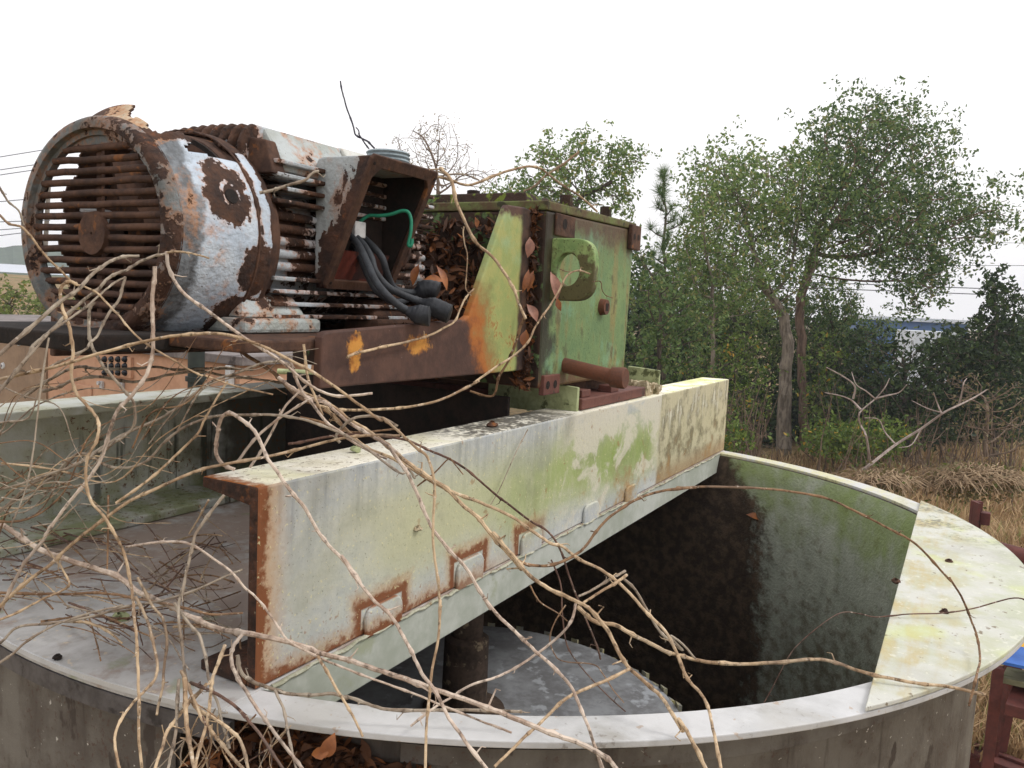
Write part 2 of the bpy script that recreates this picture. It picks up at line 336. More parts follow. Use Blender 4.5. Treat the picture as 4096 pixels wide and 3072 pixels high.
def _gusset(g):
    x, y, z = g.sep(g.pos); n = g.noise(5, 6, .62); n2 = g.noise(17, 6, .64); n3 = g.noise(70, 4, .6)
    b = rustcol(g, .8, (70, 50, 44), (92, 66, 56), (110, 76, 58), .7)
    gr = g.mix((148, 158, 98), (164, 164, 102), g.ss(n2, .4, .62)); gr = g.mix(gr, (150, 178, 140), g.ss(z, 1.0, 1.2)*g.ss(n, .45, .6)*.5)
    u = (x-2.5)*1.35+(z-.93)*.45
    m = g.ss(u+(n-.5)*.35+(n2-.5)*.22, .1, .3); om = g.ss(u+(n-.5)*.35+(n2-.5)*.28, .0, .14)*(1-m)
    c = g.mix(b, (176, 104, 44), om*.9); c = g.mix(c, gr, m*(1-g.ss(z+(n2-.5)*.1, 1.33, 1.36)))
    c = g.mix(c, (150, 98, 48), g.ss(n2*.6+n3*.4, .53, .6)*m*g.ss(z, 1.12, .86)*.9)
    c = g.mix(c, rustcol(g, 1, (52, 40, 36), (84, 62, 50)), g.ss(x+(n2-.5)*.04, 2.89, 2.92))
    for (px, pz, rx, rz) in ((1.9, .845, .03, .04), (1.9, .795, .022, .022), (2.22, .845, .06, .03)):
        d = ((x-px)/rx).pw(2)+((z-pz)/rz).pw(2); c = g.mix(c, g.mix((206, 146, 66), (168, 104, 44), g.ss(n2, .4, .6)), g.ss(d+(n2-.5)*4+(n3-.5)*3.5, 1.8, .4)*.9)
    c = g.mix(c, (60, 44, 38), g.ss(z+(n2-.5)*.06, .73, .715)*.5); c = speck(g, c, (170, 160, 150), 80, .7, .6)
    g.out(c, .65, n3*.5+n2*.5, .3, .006, spec=.3)
M_gusset = material("rust_to_green_bracket", _gusset)
def _shx(g, n):
    x, y, z = g.sep(g.pos); w = g.noise(16, 6, .7); w2 = g.noise(60, 4, .65); q = None
    for (px, pz, rx, rz) in ((1.685, 1.28, .075, .095), (1.785, 1.06, .06, .075), (1.77, .93, .09, .05)):
        d = g.ss((((x-px)/rx).pw(2)+((z-pz)/rz).pw(2))+(w-.5)*3.2+(w2-.5)*1.8, 1.5, .4); q = d if q is None else q.mx(d)
    top = g.ss(z+(w-.5)*.1, 1.38, 1.44).mx(g.ss(x+(w-.5)*.05, 1.825, 1.835)); low = g.ss(z-(x-1.5)*.5+(w-.5)*.12, .83, .76)
    seam = g.ss((x-1.786).ab()+(w-.5)*.03, .018, .006)*.7
    dg = g.ss((x-1.5)*.8+(z-.75)*1.0+(w-.5)*.3, .34, .2)*g.ss(g.noise(1, 5, .65, g.mapv((22, 10, 22))), .45, .6)
    pr = g.ss(((x-1.69)/.034).pw(2)+((z-1.275)/.042).pw(2)+(w2-.5)*1.6, 1.5, .9)*g.ss(((x-1.69)/.024).pw(2)+((z-1.275)/.028).pw(2), .8, 1.1)
    lipr = g.ss(x+(w-.5)*.09+(z-1.1)*.02, 1.59, 1.565)
    return n*.6+.17+q*.22-pr*.15*g.ss(w2*.6+w*.4, .35, .55)+top*.25+low*.14+seam*.16+dg*.07+lipr*.03+(w2-.5)*.1
def _sht(g, b):
    x, y, z = g.sep(g.pos); w = g.noise(13, 6, .7, g.mapv(off=(3, 8, 1))); return g.mix(b, g.mix((112, 116, 120), (66, 66, 66), g.ss(w, .4, .6)), g.ss(x+(w-.5)*.12, 1.60, 1.57)*.9)
M_shroud = paint_rust("grey_blue_flaking_paint", (178, 190, 204), (194, 204, 214), .565, 4.2, halo=(190, 128, 70), off=2.2, extra=_shx, tint=_sht)
M_flap = paint_rust("rust_streaked_flap", (186, 166, 140), (170, 140, 108), .49, 7, (58, 44, 38), (96, 66, 48), (178, 116, 66), off=3.3)
M_ring = paint_rust("rusted_cover_front", (118, 122, 124), (92, 94, 92), .505, 5, (46, 34, 30), (80, 56, 44), (150, 98, 56), off=.4)
_np = paint_rust("dull_white_plate", (206, 206, 200), (186, 186, 176), .62, 4, off=9.3)
M_fins = paint_rust("flaking_fin_paint", (186, 192, 198), (160, 166, 170), .485, 7, (40, 31, 28), (84, 58, 44), off=5.1)
M_panel = paint_rust("pale_panel_paint", (178, 184, 184), (158, 162, 156), .545, 5, off=1.3)
M_nameplate = _np
M_box = paint_rust("terminal_box_paint", (172, 178, 180), (158, 164, 164), .53, 4.6, (56, 44, 40), (86, 60, 48), (160, 104, 60), off=7.7, extra=lambda g, n: n*.8+.06+g.ss(g.sep(g.pos)[1]+(g.sep(g.pos)[2]-1.452)*.452-1.722+(n-.5)*.4, .075, .045)*.2)
def _simple(name, a, b, sc_=8, rough=.7, bump=.3, dark=None, th=.6):
    def fn(g):
        n = g.noise(sc_, 6, .62); n3 = g.noise(sc_*6, 4, .6); c = g.mix(a, b, g.ss(n*.65+n3*.35, .38, .62))
        if dark: c = g.mix(c, dark, g.ss(g.noise(sc_*1.7, 5, .6), th, th+.08)*.85)
        g.out(c, rough, n3*.5+n*.5, bump, .008, spec=.3)
    return material(name, fn)
M_rust = _simple("dark_rust", (60, 43, 36), (92, 66, 52), 8, .85, .5, (132, 84, 46), .6)
M_black = _simple("black_grime_and_shade", (30, 26, 24), (48, 38, 33), 9, .9, .5)  # real grime, but painted shade on the gap plate and backing disc
M_boxin = _simple("red_oxide_inside", (120, 56, 44), (84, 44, 36), 5, .7, .3, (40, 30, 28), .5)
M_topstrip = _simple("mossy_green_strip", (104, 112, 66), (92, 74, 54), 9, .8, .4, (52, 46, 36), .56)
M_plate = _simple("maroon_base_plate", (92, 58, 52), (112, 72, 62), 7, .7, .3, (64, 50, 42), .6)
M_pipe = _simple("brown_pipe", (112, 70, 52), (90, 60, 48), 12, .7, .35, (150, 120, 100), .72)
M_rubber = _simple("grey_black_rubber", (58, 61, 66), (42, 44, 48), 20, .6, .25, (84, 86, 88), .66)
M_tape = _simple("black_tape", (48, 50, 55), (34, 36, 40), 14, .45, .35, (96, 98, 100), .7)
M_gwire = _simple("green_wire", (30, 120, 92), (44, 140, 110), 30, .45, .1)
M_zinc = _simple("zinc_thread", (150, 164, 170), (116, 128, 134), 20, .4, .2)
M_wire = _simple("dark_wire", (58, 56, 74), (40, 38, 46), 40, .5, .1)
M_blade = _simple("steel_disc", (158, 160, 164), (126, 126, 128), 4, .5, .25, (186, 190, 196), .56)
M_teeth = _simple("crusted_teeth", (190, 180, 130), (150, 150, 150), 14, .7, .4)
M_shaft = _simple("grimy_shaft", (92, 76, 66), (58, 48, 42), 7, .8, .4, (164, 146, 120), .58)
M_tagm = _simple("aluminium_lug", (206, 206, 206), (170, 170, 172), 20, .4, .1)
M_wlug = _simple("dulled_galvanised_lug", (186, 184, 166), (152, 152, 130), 16, .7, .5, (128, 100, 70), .58)
M_edge = _simple("pale_edge_plate", (192, 194, 186), (166, 170, 158), 3, .6, .2, (160, 164, 140), .6)
M_lip = _simple("dark_lip_steel", (96, 92, 92), (72, 68, 68), 7, .55, .3, (50, 46, 46), .6)
M_clip = _simple("mossy_clip", (176, 184, 140), (140, 146, 108), 9, .75, .4, (70, 74, 44), .56)
M_mortar = _simple("crumbled_grout", (196, 184, 158), (158, 140, 112), 18, .9, .8, (112, 104, 70), .56)
def _leaf(g):
    r = g.isl(); n = g.noise(30, 4, .6)
    c = g.mix((56, 38, 29), (112, 72, 46), g.ss(r, .1, .8)); c = g.mix(c, (158, 98, 54), g.ss(r, .86, .93)*.8); c = g.mix(c, (74, 50, 36), g.ss(n, .45, .65)*.5); g.out(c, .65, n, .3, .004, trans=.15, spec=.3)
M_leaf = material("dead_leaf_litter", _leaf)
def _bigleaf(g):
    n = g.noise(20, 5, .6); c = g.mix((170, 108, 64), (136, 84, 56), g.ss(n, .38, .62)); c = speck(g, c, (80, 52, 38), 50, .64, .7); g.out(c, .5, n, .3, .003, trans=.15, spec=.4)
M_bigleaf = material("tan_fallen_leaf", _bigleaf)
def _bigleaf2(g):
    n = g.noise(20, 5, .6); c = g.mix((128, 88, 74), (158, 112, 94), g.ss(n, .38, .62)); c = speck(g, c, (96, 64, 56), 44, .6, .7); g.out(c, .5, n, .3, .003, trans=.1, spec=.4)
M_bigleaf2 = material("pinkish_fallen_leaf", _bigleaf2)
def _vine(a, b, name):
    def fn(g):
        n = g.noise(10, 5, .62); n3 = g.noise(90, 4, .6); st = g.noise(1, 3, .5, g.mapv((60, 60, 8)))
        c = g.mix(a, b, g.ss(n*.7+st*.3, .38, .6)); c = g.mix(c, tuple(int(q*.5) for q in b), g.ss(n3*.5+st*.5, .52, .64)*.75); c = g.mix(c, (110, 98, 90), g.ss(g.noise(4.5, 4, .6), .52, .66)*.45); c = speck(g, c, (226, 214, 196), 70, .62, .45)
        g.out(c, .8, n3*.5+st*.5, .7, .005, spec=.15)
    return material(name, fn)
M_vtan = _vine((206, 182, 150), (150, 124, 98), "tan_vine_bark")
M_vpale = _vine((214, 198, 182), (164, 142, 126), "pale_pink_vine_bark")
M_vgrey = _vine((172, 160, 144), (138, 122, 106), "grey_vine_bark")
M_vdark = _vine((118, 92, 80), (88, 66, 58), "dark_vine_bark")
M_vbrown = _vine((150, 120, 92), (112, 86, 66), "brown_twig_bark")
def _bark(name, a, b):
    def fn(g):
        n = g.noise(1, 6, .65, g.mapv((9, 9, 2))); c = g.mix(a, b, g.ss(n, .38, .64)); g.out(c, .9, n, .7, .03, spec=.15)
    return material(name, fn)
M_bark = _bark("grey_bark", (150, 138, 124), (100, 90, 80)); M_barkd = _bark("dark_bark", (104, 94, 84), (66, 58, 52)); M_barkr = _bark("reddish_bark", (138, 116, 100), (98, 80, 70)); M_bleach = _bark("bleached_wood", (176, 162, 154), (140, 126, 118))
def _fol(name, a, b, c3, th=.9, trans=.35):
    def fn(g):
        r = g.isl(); n = g.noise(.35, 3, .6); c = g.mix(a, b, g.ss(r*.6+n*.4, .25, .7)); c = g.mix(c, c3, g.ss(r, th, th+.02)); g.out(c, .6, None, trans=trans, spec=.3)
    return material(name, fn)
M_oak = _fol("oak_leaves", (68, 92, 52), (112, 134, 78), (138, 140, 86), .9); M_oak2 = _fol("light_oak_leaves", (86, 112, 60), (132, 152, 88), (158, 152, 92), .9); M_dkever = _fol("dark_leaves", (38, 54, 34), (68, 88, 48), (86, 100, 52), .9); M_under = _fol("undergrowth_leaves", (76, 98, 46), (120, 140, 66), (190, 150, 60), .955)
M_brushl = _fol("dry_leaves", (106, 98, 66), (130, 118, 84), (96, 106, 52), .8); M_pine = _fol("pine_needles", (70, 96, 58), (108, 132, 78), (130, 140, 80), .9); M_bareleaf = _fol("sparse_tan_leaves", (128, 118, 92), (156, 140, 108), (150, 110, 70), .85)
M_hedge = _fol("hedge_leaves", (84, 100, 52), (124, 136, 74), (150, 130, 70), .92); M_drystem = _bark("dry_straw_stem", (172, 150, 122), (132, 112, 90)); M_deadstem = _bark("dead_stem", (130, 112, 96), (94, 80, 68))
def _grass(g):
    r = g.isl(); n = g.noise(.5, 3, .6); c = g.mix((158, 130, 98), (196, 168, 130), g.ss(r, .2, .8)); c = g.mix(c, (120, 132, 70), g.ss(r*.5+n*.5, .66, .72)*.8); g.out(c, .8, None, trans=.25, spec=.15)
M_grass = material("dry_grass", _grass)
def _ground(g):
    n = g.noise(.35, 6, .62); n2 = g.noise(3, 6, .65); c = g.mix((150, 128, 94), (112, 96, 68), g.ss(n2*.6+n*.4, .38, .62)); c = g.mix(c, (88, 104, 50), g.ss(n, .55, .66)*.8); g.out(c, .95, n2, .8, .05, spec=.1)
M_ground = material("rough_ground", _ground)
M_maroon = _simple("maroon_painted_steel", (104, 58, 52), (82, 48, 44), 3, .7, .3, (60, 44, 38), .62)
M_orange = _simple("orange_render", (198, 156, 128), (182, 140, 114), 2.0, .9, .2, (168, 124, 100), .66)
M_tan = _simple("tan_render", (156, 132, 110), (138, 116, 96), 1.6, .9, .2, (116, 98, 84), .66)
M_slab = _simple("weathered_roof_edge", (132, 124, 122), (100, 92, 90), 2, .8, .3, (70, 64, 62), .6)
M_concr = _simple("mossy_concrete", (128, 124, 100), (96, 98, 70), 1.6, .9, .4, (74, 84, 44), .54)
M_gloss = _simple("black_gloss", (24, 26, 34), (16, 17, 22), 5, .15, .02)
M_dkpipe = _simple("dark_green_pipe", (52, 58, 54), (38, 44, 42), 3, .5, .1)
M_white = _simple("white_paint", (226, 226, 226), (206, 206, 206), 6, .5, .1)
M_blue = _simple("blue_sheet", (64, 112, 190), (52, 96, 172), 3, .5, .1, (120, 150, 200), .66)
M_yellow = _simple("yellow_paint", (224, 172, 40), (196, 140, 36), 4, .6, .2, (120, 84, 36), .58)
M_bluewall = _simple("blue_metal_cladding", (96, 124, 168), (84, 110, 152), .4, .6, .05); M_palero = _simple("pale_metal_roof", (214, 220, 228), (196, 204, 214), .4, .5, .05)
M_pole = _simple("pole_timber", (132, 124, 112), (104, 96, 88), 1, .9, .2); M_cable = _simple("line_cable", (92, 94, 102), (80, 82, 90), 3, .6, .02)
M_hill = _simple("wooded_hill", (84, 96, 78), (66, 78, 64), .05, 1, .1); M_water = _simple("grey_water", (186, 192, 204), (176, 182, 194), .03, .3, .02); M_field = _simple("dry_field", (164, 142, 108), (142, 124, 92), .12, 1, .2)
# ---------------------------------------------------------------- ground and distance
rnd = random.Random(7); nrs = np.random.RandomState(5)
GZ = -4.5
def sstep(x, a, b):
    t = min(1, max(0, (x-a)/(b-a))); return t*t*(3-2*t)
def gheight(x, y):
    r = math.hypot(x, y); az = math.degrees(math.atan2(y, x))
    return GZ + 6.2*sstep(r, 45, 150)*sstep(az, 46, 53) + .12*math.sin(x*.7+y*.3)*sstep(r, 6, 14) + .1*math.sin(x*.31-y*.9)*sstep(r, 6, 14)
mb = MB(); vs = []; fs = []
RR = [0, 4, 8, 11, 14, 17, 20, 24, 28, 33, 40, 50, 62, 78, 95, 115, 135, 155, 180, 260, 420, 900]; NA = 96
for r in RR:
    for k in range(NA):
        a = 2*math.pi*k/NA; x, y = r*math.cos(a), r*math.sin(a); vs.append((x, y, gheight(x, y)))
for i in range(len(RR)-1):
    for k in range(NA): fs.append((i*NA+k, (i+1)*NA+k, (i+1)*NA+(k+1) % NA, i*NA+(k+1) % NA))
mb.add(vs, fs); tag(obj("ground", mb, M_ground, smooth=True), kind='structure')
def polar(az, r, z): a = math.radians(az); return (r*math.cos(a), r*math.sin(a), z)
mb = MB(); n = 24
for i in range(n+1):
    az = 46+30*i/n; mb.v += [polar(az, 215, 2.4), polar(az, 330, 5.9)]
mb.f = [(2*i, 2*i+1, 2*i+3, 2*i+2) for i in range(n)]
tag(obj("water", mb, M_water), kind='structure')
mb = MB(); n = 160
for i in range(n+1):
    az = 20+70*i/n; h = 17.2+.7*math.sin(i*.31)+.5*math.sin(i*.83+1)+rnd.uniform(-.5, .5)
    if az < 48: h -= 8*sstep(48-az, 0, 14)
    mb.v += [polar(az, 430, -6), polar(az, 445, 5), polar(az, 480, h), polar(az, 560, -6)]
for i in range(n):
    for j in range(3): mb.f.append((i*4+j, i*4+j+1, i*4+j+5, i*4+j+4))
tag(obj("hills", mb, M_hill), kind='structure')

# ---------------------------------------------------------------- tank
TC = (3.59, 2.05); RO = 2.365
tank = empty("mixing_tank", (TC[0], TC[1], GZ), "large open round steel mixing tank under the green gearbox, left half decked over", "tank")
def arcpts(a0, a1, r, n, z=0): return [(TC[0]+r*math.cos(a0+(a1-a0)*i/n), TC[1]+r*math.sin(a0+(a1-a0)*i/n), z) for i in range(n+1)]
def ring(rp, a0, a1, seg): return MB().lathe(rp, (TC[0], TC[1], 0), 'z', seg, a0, a1, closed_prof=True)
mb = MB().lathe([(-3.4, 2.195), (-3.4, 2.21), (-.11, 2.21), (-.02, 2.256), (-.02, 2.24), (-.11, 2.195)], (TC[0], TC[1], 0), 'z', 128, closed_prof=True)
obj("tank_wall", mb, M_tank, tank, smooth=True)
mb = MB().lathe([(-.021, 2.238), (-.11, 2.19), (-1.2, 2.19), (-2.6, 2.19), (-2.62, .02)], (TC[0], TC[1], 0), 'z', 128)
obj("inner_lining", mb, M_lining, tank, smooth=True)
aB = math.asin((1.47-TC[1])/RO)               # where the near beam line meets the rim
# rim flange: open front and far segment
mb = ring([(-.018, 2.245), (-.018, RO), (0, RO), (0, 2.245)], math.pi-aB-2*math.pi, aB, 120)
obj("rim_flange", mb, M_rim, tank, smooth=False, bevel=.003)
# rim stiffener ring hanging below the flange
# deck over the left half
al = math.pi-aB
mb = MB(); top = arcpts(aB, al, RO+.006, 90, .004)
mb.prism([(p[0], p[1], -.022) for p in top], (0, 0, .026)); obj("deck_plate", mb, M_deck, tank, bevel=.003)
mb = ring([(-.075, RO-.012), (-.075, RO+.008), (-.024, RO+.008), (-.024, RO-.012)], aB+.02, al+.012, 80); obj("deck_lip", mb, M_lip, tank, smooth=True)
mb = ring([(-.006, RO+.0085), (-.006, RO+.014), (.0075, RO+.014), (.0075, RO+.0085)], aB+.02, al, 80); obj("deck_edge_trim", mb, M_rim, tank, smooth=True)
# cover plate on the right segment
ac = math.asin((.14-TC[1])/(RO+.004)); pts = arcpts(math.pi-ac-2*math.pi, ac, RO+.004, 60, .004)
mb = MB().prism(pts, (0, 0, .014)); obj("cover_plate", mb, M_cover, tank, bevel=.003)
# edge plate under the near beam
mb = MB().hexa([(1.66, 1.463, -.15), (5.74, 1.463, -.135), (5.74, 1.49, -.135), (1.66, 1.49, -.15), (1.43, 1.463, -.004), (5.78, 1.463, -.004), (5.78, 1.49, -.004), (1.43, 1.49, -.004)])
obj("deck_edge_plate", mb, M_edge, tank, bevel=.004)
# weld bead along the deck line
mb = MB(); pts = [(1.45+i*.03, 1.459+rnd.uniform(-.003, .003), .0+rnd.uniform(-.004, .004)) for i in range(144)]; mb.tube(pts, [.0055+rnd.uniform(-.002, .002) for _ in pts], 6); obj("weld_bead", mb, M_wlug, tank, smooth=True)
# outer jacket sheets hanging from the rim
def az_at(px, py, r):
    best = None
    for i in range(2000):
        a = math.pi*(0.6+1.2*i/2000); 
        q = np.array([TC[0]+r*math.cos(a), TC[1]+r*math.sin(a), -.1])-_O; x = (2048+FPX*(q@_R2)/(q@_F))*2212/4096
        if best is None or abs(x-px) < best[0]: best = (abs(x-px), a)
    return best[1]
a1 = az_at(378, 1600, 2.34)
mb = ring([(-3.2, 2.325), (-3.2, 2.343), (-.075, 2.343), (-.075, 2.325)], a1, 3.9-1.0+.1 if a1 < 2.9 else a1-0.0+.0001, 40) if False else ring([(-3.2, 2.32), (-3.2, 2.338), (-.078, 2.338), (-.078, 2.32)], a1-1.4, a1, 50)
obj("jacket_sheet", mb, M_tank, tank, smooth=True)
a2 = az_at(850, 1620, 2.31)
mb = ring([(-.15, 2.211), (-.15, 2.226), (-.10, 2.226), (-.10, 2.216)], a2-2*math.pi, aB, 100); obj("stiffener_band", mb, M_tank, tank, smooth=True)
mb = ring([(-.26, 2.212), (-.26, 2.345), (-.24, 2.345), (-.24, 2.212)], a1+.002, a2+.05, 50); obj("litter_ledge", mb, M_black, tank, smooth=True)

# leaf litter meshes ------------------------------------------------------------------------------
def leaf_geo(mb, p, L, W, ax, up, curl=.3):
    ax = np.array(ax, float); ax /= np.linalg.norm(ax); up = np.array(up, float); s = np.cross(ax, up); s /= np.linalg.norm(s)+1e-9; up = np.cross(s, ax); p = np.array(p, float)
    T = [0, .18, .45, .75, 1.0]; Wd = [.08, .6, 1, .62, .05]; vs = []
    if W > .025 and L > .06: T = [0, .06, .16, .3, .45, .6, .74, .87, 1.0]; Wd = [.12, .16, .5, .85, 1, .95, .72, .38, .04]
    for t, w in zip(T, Wd):
        b = p+ax*L*(t-.5)+up*(curl*L*(-(t-.5)**2*1.6)); e = up*(W*abs(curl)*.8*w)
        vs += [b-s*W*w*.5+e, b, b+s*W*w*.5+e]
    fs = []
    for i in range(len(T)-1):
        a = i*3; fs += [(a, a+1, a+4, a+3), (a+1, a+2, a+5, a+4)]
    mb.add(vs, fs)
def rdir(): 
    v = np.array([rnd.gauss(0, 1) for _ in range(3)]); return v/np.linalg.norm(v)
mb = MB()
for i in range(1500):
    a = a1+.01+(a2-a1+.02)*rnd.random(); r = 2.225+.11*rnd.random(); z = -.24+.19*rnd.random()*(1-.75*(r-2.225)/.11)*(1-.5*sstep(a, a2-.12, a2))
    leaf_geo(mb, (TC[0]+r*math.cos(a), TC[1]+r*math.sin(a), z), rnd.uniform(.03, .085), rnd.uniform(.012, .032), rdir()*[1, 1, .45], rdir()*.5+[0, 0, 1], rnd.uniform(-.3, .6))
tag(obj("leaf_litter", mb, M_leaf, org=(1.8, .8, -.2)), "dark wet dead leaves packed below the tank rim at the bottom of the picture", "leaf litter", kind='stuff')

# ---------------------------------------------------------------- channel beams
def curved_flange(x0, x1, y0, y1, z0, z1): return MB().box((x0, y0, z0), (x1, y1, z1))
ZT = .5236; XB0, XB1 = 1.402, 5.885
nb = empty("channel_beam", (3.6, 1.56, .005), "near steel channel beam with moss, lichen and rust, crossing the open tank", "beam")
o = obj("web", MB().box((XB0, 1.47, .006), (XB1, 1.502, ZT-.001)), [M_beam, M_cut], nb, bevel=.006)
for p in o.data.polygons:
    if p.normal.x < -.9: p.material_index = 1
o = obj("top_flange", MB().hexa([(XB0+.001, 1.503, ZT-.052), (XB1, 1.503, ZT-.052), (XB1, 1.67, ZT-.03), (XB0+.001, 1.67, ZT-.03), (XB0+.001, 1.472, ZT), (XB1, 1.472, ZT), (XB1, 1.67, ZT-.002), (XB0+.001, 1.67, ZT-.002)]), [M_beamtop, M_cut], nb, bevel=.005)
for p in o.data.polygons:
    if p.normal.x < -.9: p.material_index = 1
obj("bottom_flange", MB().hexa([(XB0+.001, 1.503, .006), (XB1, 1.503, .006), (XB1, 1.67, .006), (XB0+.001, 1.67, .006), (XB0+.001, 1.503, .058), (XB1, 1.503, .058), (XB1, 1.67, .034), (XB0+.001, 1.67, .034)]), M_cut, nb, bevel=.004)
for i, (lx, hw, hz) in enumerate(((1.905, .088, .088), (2.395, .086, .098), (2.86, .085, .09), (3.46, .085, .085), (3.98, .08, .08))):
    poly = [(lx-hw, 1.455, -.005), (lx+hw, 1.455, -.005)]
    for (cx, cz, a0) in ((lx+hw-.04, hz-.04, 0), (lx-hw+.04, hz-.04, 90)):
        for k in range(5): a = math.radians(a0+90*k/4); poly.append((cx+.04*math.cos(a), 1.455, cz+.04*math.sin(a)))
    obj("weld_lug", MB().prism(poly, (0, .0145, 0)), M_beam, nb, bevel=.006)
fb = empty("channel_beam", (3.6, 3.05, .005), "far grey channel beam behind the vine tangle, moss streaked, flanges towards the tank deck", "beam")
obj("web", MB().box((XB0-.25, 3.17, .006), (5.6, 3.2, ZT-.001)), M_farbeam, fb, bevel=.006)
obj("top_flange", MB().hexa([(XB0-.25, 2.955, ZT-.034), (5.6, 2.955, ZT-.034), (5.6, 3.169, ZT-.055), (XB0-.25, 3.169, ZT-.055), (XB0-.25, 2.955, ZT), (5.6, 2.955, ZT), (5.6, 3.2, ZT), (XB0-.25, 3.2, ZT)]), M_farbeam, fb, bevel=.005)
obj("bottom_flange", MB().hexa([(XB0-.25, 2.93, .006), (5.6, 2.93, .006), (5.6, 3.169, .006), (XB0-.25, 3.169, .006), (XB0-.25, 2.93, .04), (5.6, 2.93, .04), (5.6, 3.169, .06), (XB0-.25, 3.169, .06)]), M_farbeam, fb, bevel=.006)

t = empty('gap_shade_plate', (3.0, 2.3, .03), 'added black plate that darkens the gap between the two beams under the gearbox', 'plate')
obj('plate', MB().box((2.99, 1.675, .045), (3.01, 2.95, .6)), M_black, t)  # added sheet, stands in for the dark gap and hides the bright background
# clips and grout on the near beam
t = empty("stop_plate", (3.4, 1.6, ZT), "mossy pale green upright plate welded on the near beam left of the maroon foot plate", "plate")
obj("plate", MB().hexa([(3.335, 1.51, ZT-.02), (3.36, 1.51, ZT-.02), (3.36, 1.98, ZT-.02), (3.335, 1.98, ZT-.02), (3.335, 1.51, .632), (3.36, 1.51, .632), (3.36, 1.98, .66), (3.335, 1.98, .66)]), M_clip, t, bevel=.004)
t = empty("stop_plate", (4.46, 1.6, ZT), "small grey upright plate on the near beam behind the capped pipe", "plate")
obj("plate", MB().hexa([(4.52, 1.535, ZT), (4.545, 1.535, ZT), (4.545, 1.73, ZT), (4.52, 1.73, ZT), (4.52, 1.535, .65), (4.545, 1.535, .65), (4.545, 1.73, .66), (4.52, 1.73, .66)]), M_clip, t, bevel=.004)
mb = MB()
for i in range(130):
    x = rnd.uniform(4.22, 4.5); y = rnd.uniform(1.51, 1.66); s = rnd.uniform(.008, .03); z = ZT+rnd.random()*.07*(1-(x-4.22)/.5)
    c = np.array((x, y, z)); P = [c+rdir()*s for _ in range(8)]; mb.hexa([c+np.array(q)*s*rnd.uniform(.6, 1.2) for q in ((-1,-1,-1),(1,-1,-1),(1,1,-1),(-1,1,-1),(-.8,-.9,1),(.7,-.8,.9),(.8,.8,.8),(-.9,.7,1))])
tag(obj("grout_rubble", mb, M_mortar, org=(4.36, 1.58, ZT)), "crumbled pale grout heaped at the end of the maroon foot plate", "rubble", kind='stuff')
def lump(name, mat, p, r, label, cat, group=None):
    mb = MB(); mb.lathe([(-.4*r, .02*r), (-.38*r, .7*r), (-.05*r, r), (.3*r, .75*r), (.5*r, .3*r), (.52*r, .01)], p, 'z', 10); mb.v = [tuple(np.array(q)+rdir()*r*.18) for q in mb.v]
    return tag(obj(name, mb, mat, smooth=True, org=p), label, cat, group)
lump("stone", M_rust, onz(1063, 917, ZT+.008), .022, "small dark brown stone lying on the black lichen of the near beam's top", "stone")
lump("wasp_nest", M_clip, onz(258, 1333, .012), .028, "brown dried mud lump on the grey deck among the fallen vine twigs", "lump")
lump("mud_lump", M_black, onz(124, 1420, .01), .012, "tiny dark mud lump near the bright front edge of the deck", "lump")
lump("lichen_lump", M_mortar, ony(902, 1142, 1.466), .016, "small crusty white lichen lump stuck on the near beam's face", "lump")
lump("lichen_lump", M_clip, onz(769, 970, ZT+.01), .018, "dry brown tuft caught on the near beam's top under the vine bundle", "tuft")
for q, l in (((2040, 1322), "dark oval knot of debris in the middle of the right cover plate"), ((2050, 1212), "black pebble near the outer edge of the right cover plate"), ((1935, 1255), "brown clump hanging at the inner edge of the cover plate")):
    lump("debris_clump", M_rust, onz(*q, .02), .016, l, "debris")

# ---------------------------------------------------------------- disperser in the tank
DC = (3.55, 2.17, -1.2)
imp = empty("disperser", DC, "round toothed grey mixing disc on a shaft deep inside the tank", "mixer blade")
obj("disc", MB().lathe([(0, .02), (0, 1.19), (-.03, 1.19), (-.03, .02)], DC, 'z', 96), M_blade, imp, bevel=.002)
mb = MB()
for k in range(76):
    a = 2*math.pi*k/76; c, s = math.cos(a), math.sin(a); up = 1 if k % 2 else -1; f = lambda r, t, z: (DC[0]+r*c-t*s, DC[1]+r*s+t*c, DC[2]+z)
    z0, z1 = (-.028, .022) if up > 0 else (-.06, -.002)
    p = [f(1.19, -.028, z0), f(1.22, -.02, z0), f(1.225, .026, z0), f(1.195, .022, z0), f(1.19, -.028, z1), f(1.22, -.02, z1-.01), f(1.225, .026, z1-.02), f(1.195, .022, z1)]
    obj("tooth", MB().hexa(p), M_teeth, imp)
HC = (DC[0], DC[1])
obj("hub", MB().lathe([(0, .02), (0, .22), (.03, .22), (.05, .122), (.42, .118), (.44, .09), (.44, .02)], DC, 'z', 32), M_shaft, imp, smooth=True)
obj("shaft", MB().cyl((HC[0], HC[1], DC[2]+.4), (HC[0], HC[1], .5), .085, 24), M_shaft, imp, smooth=True)

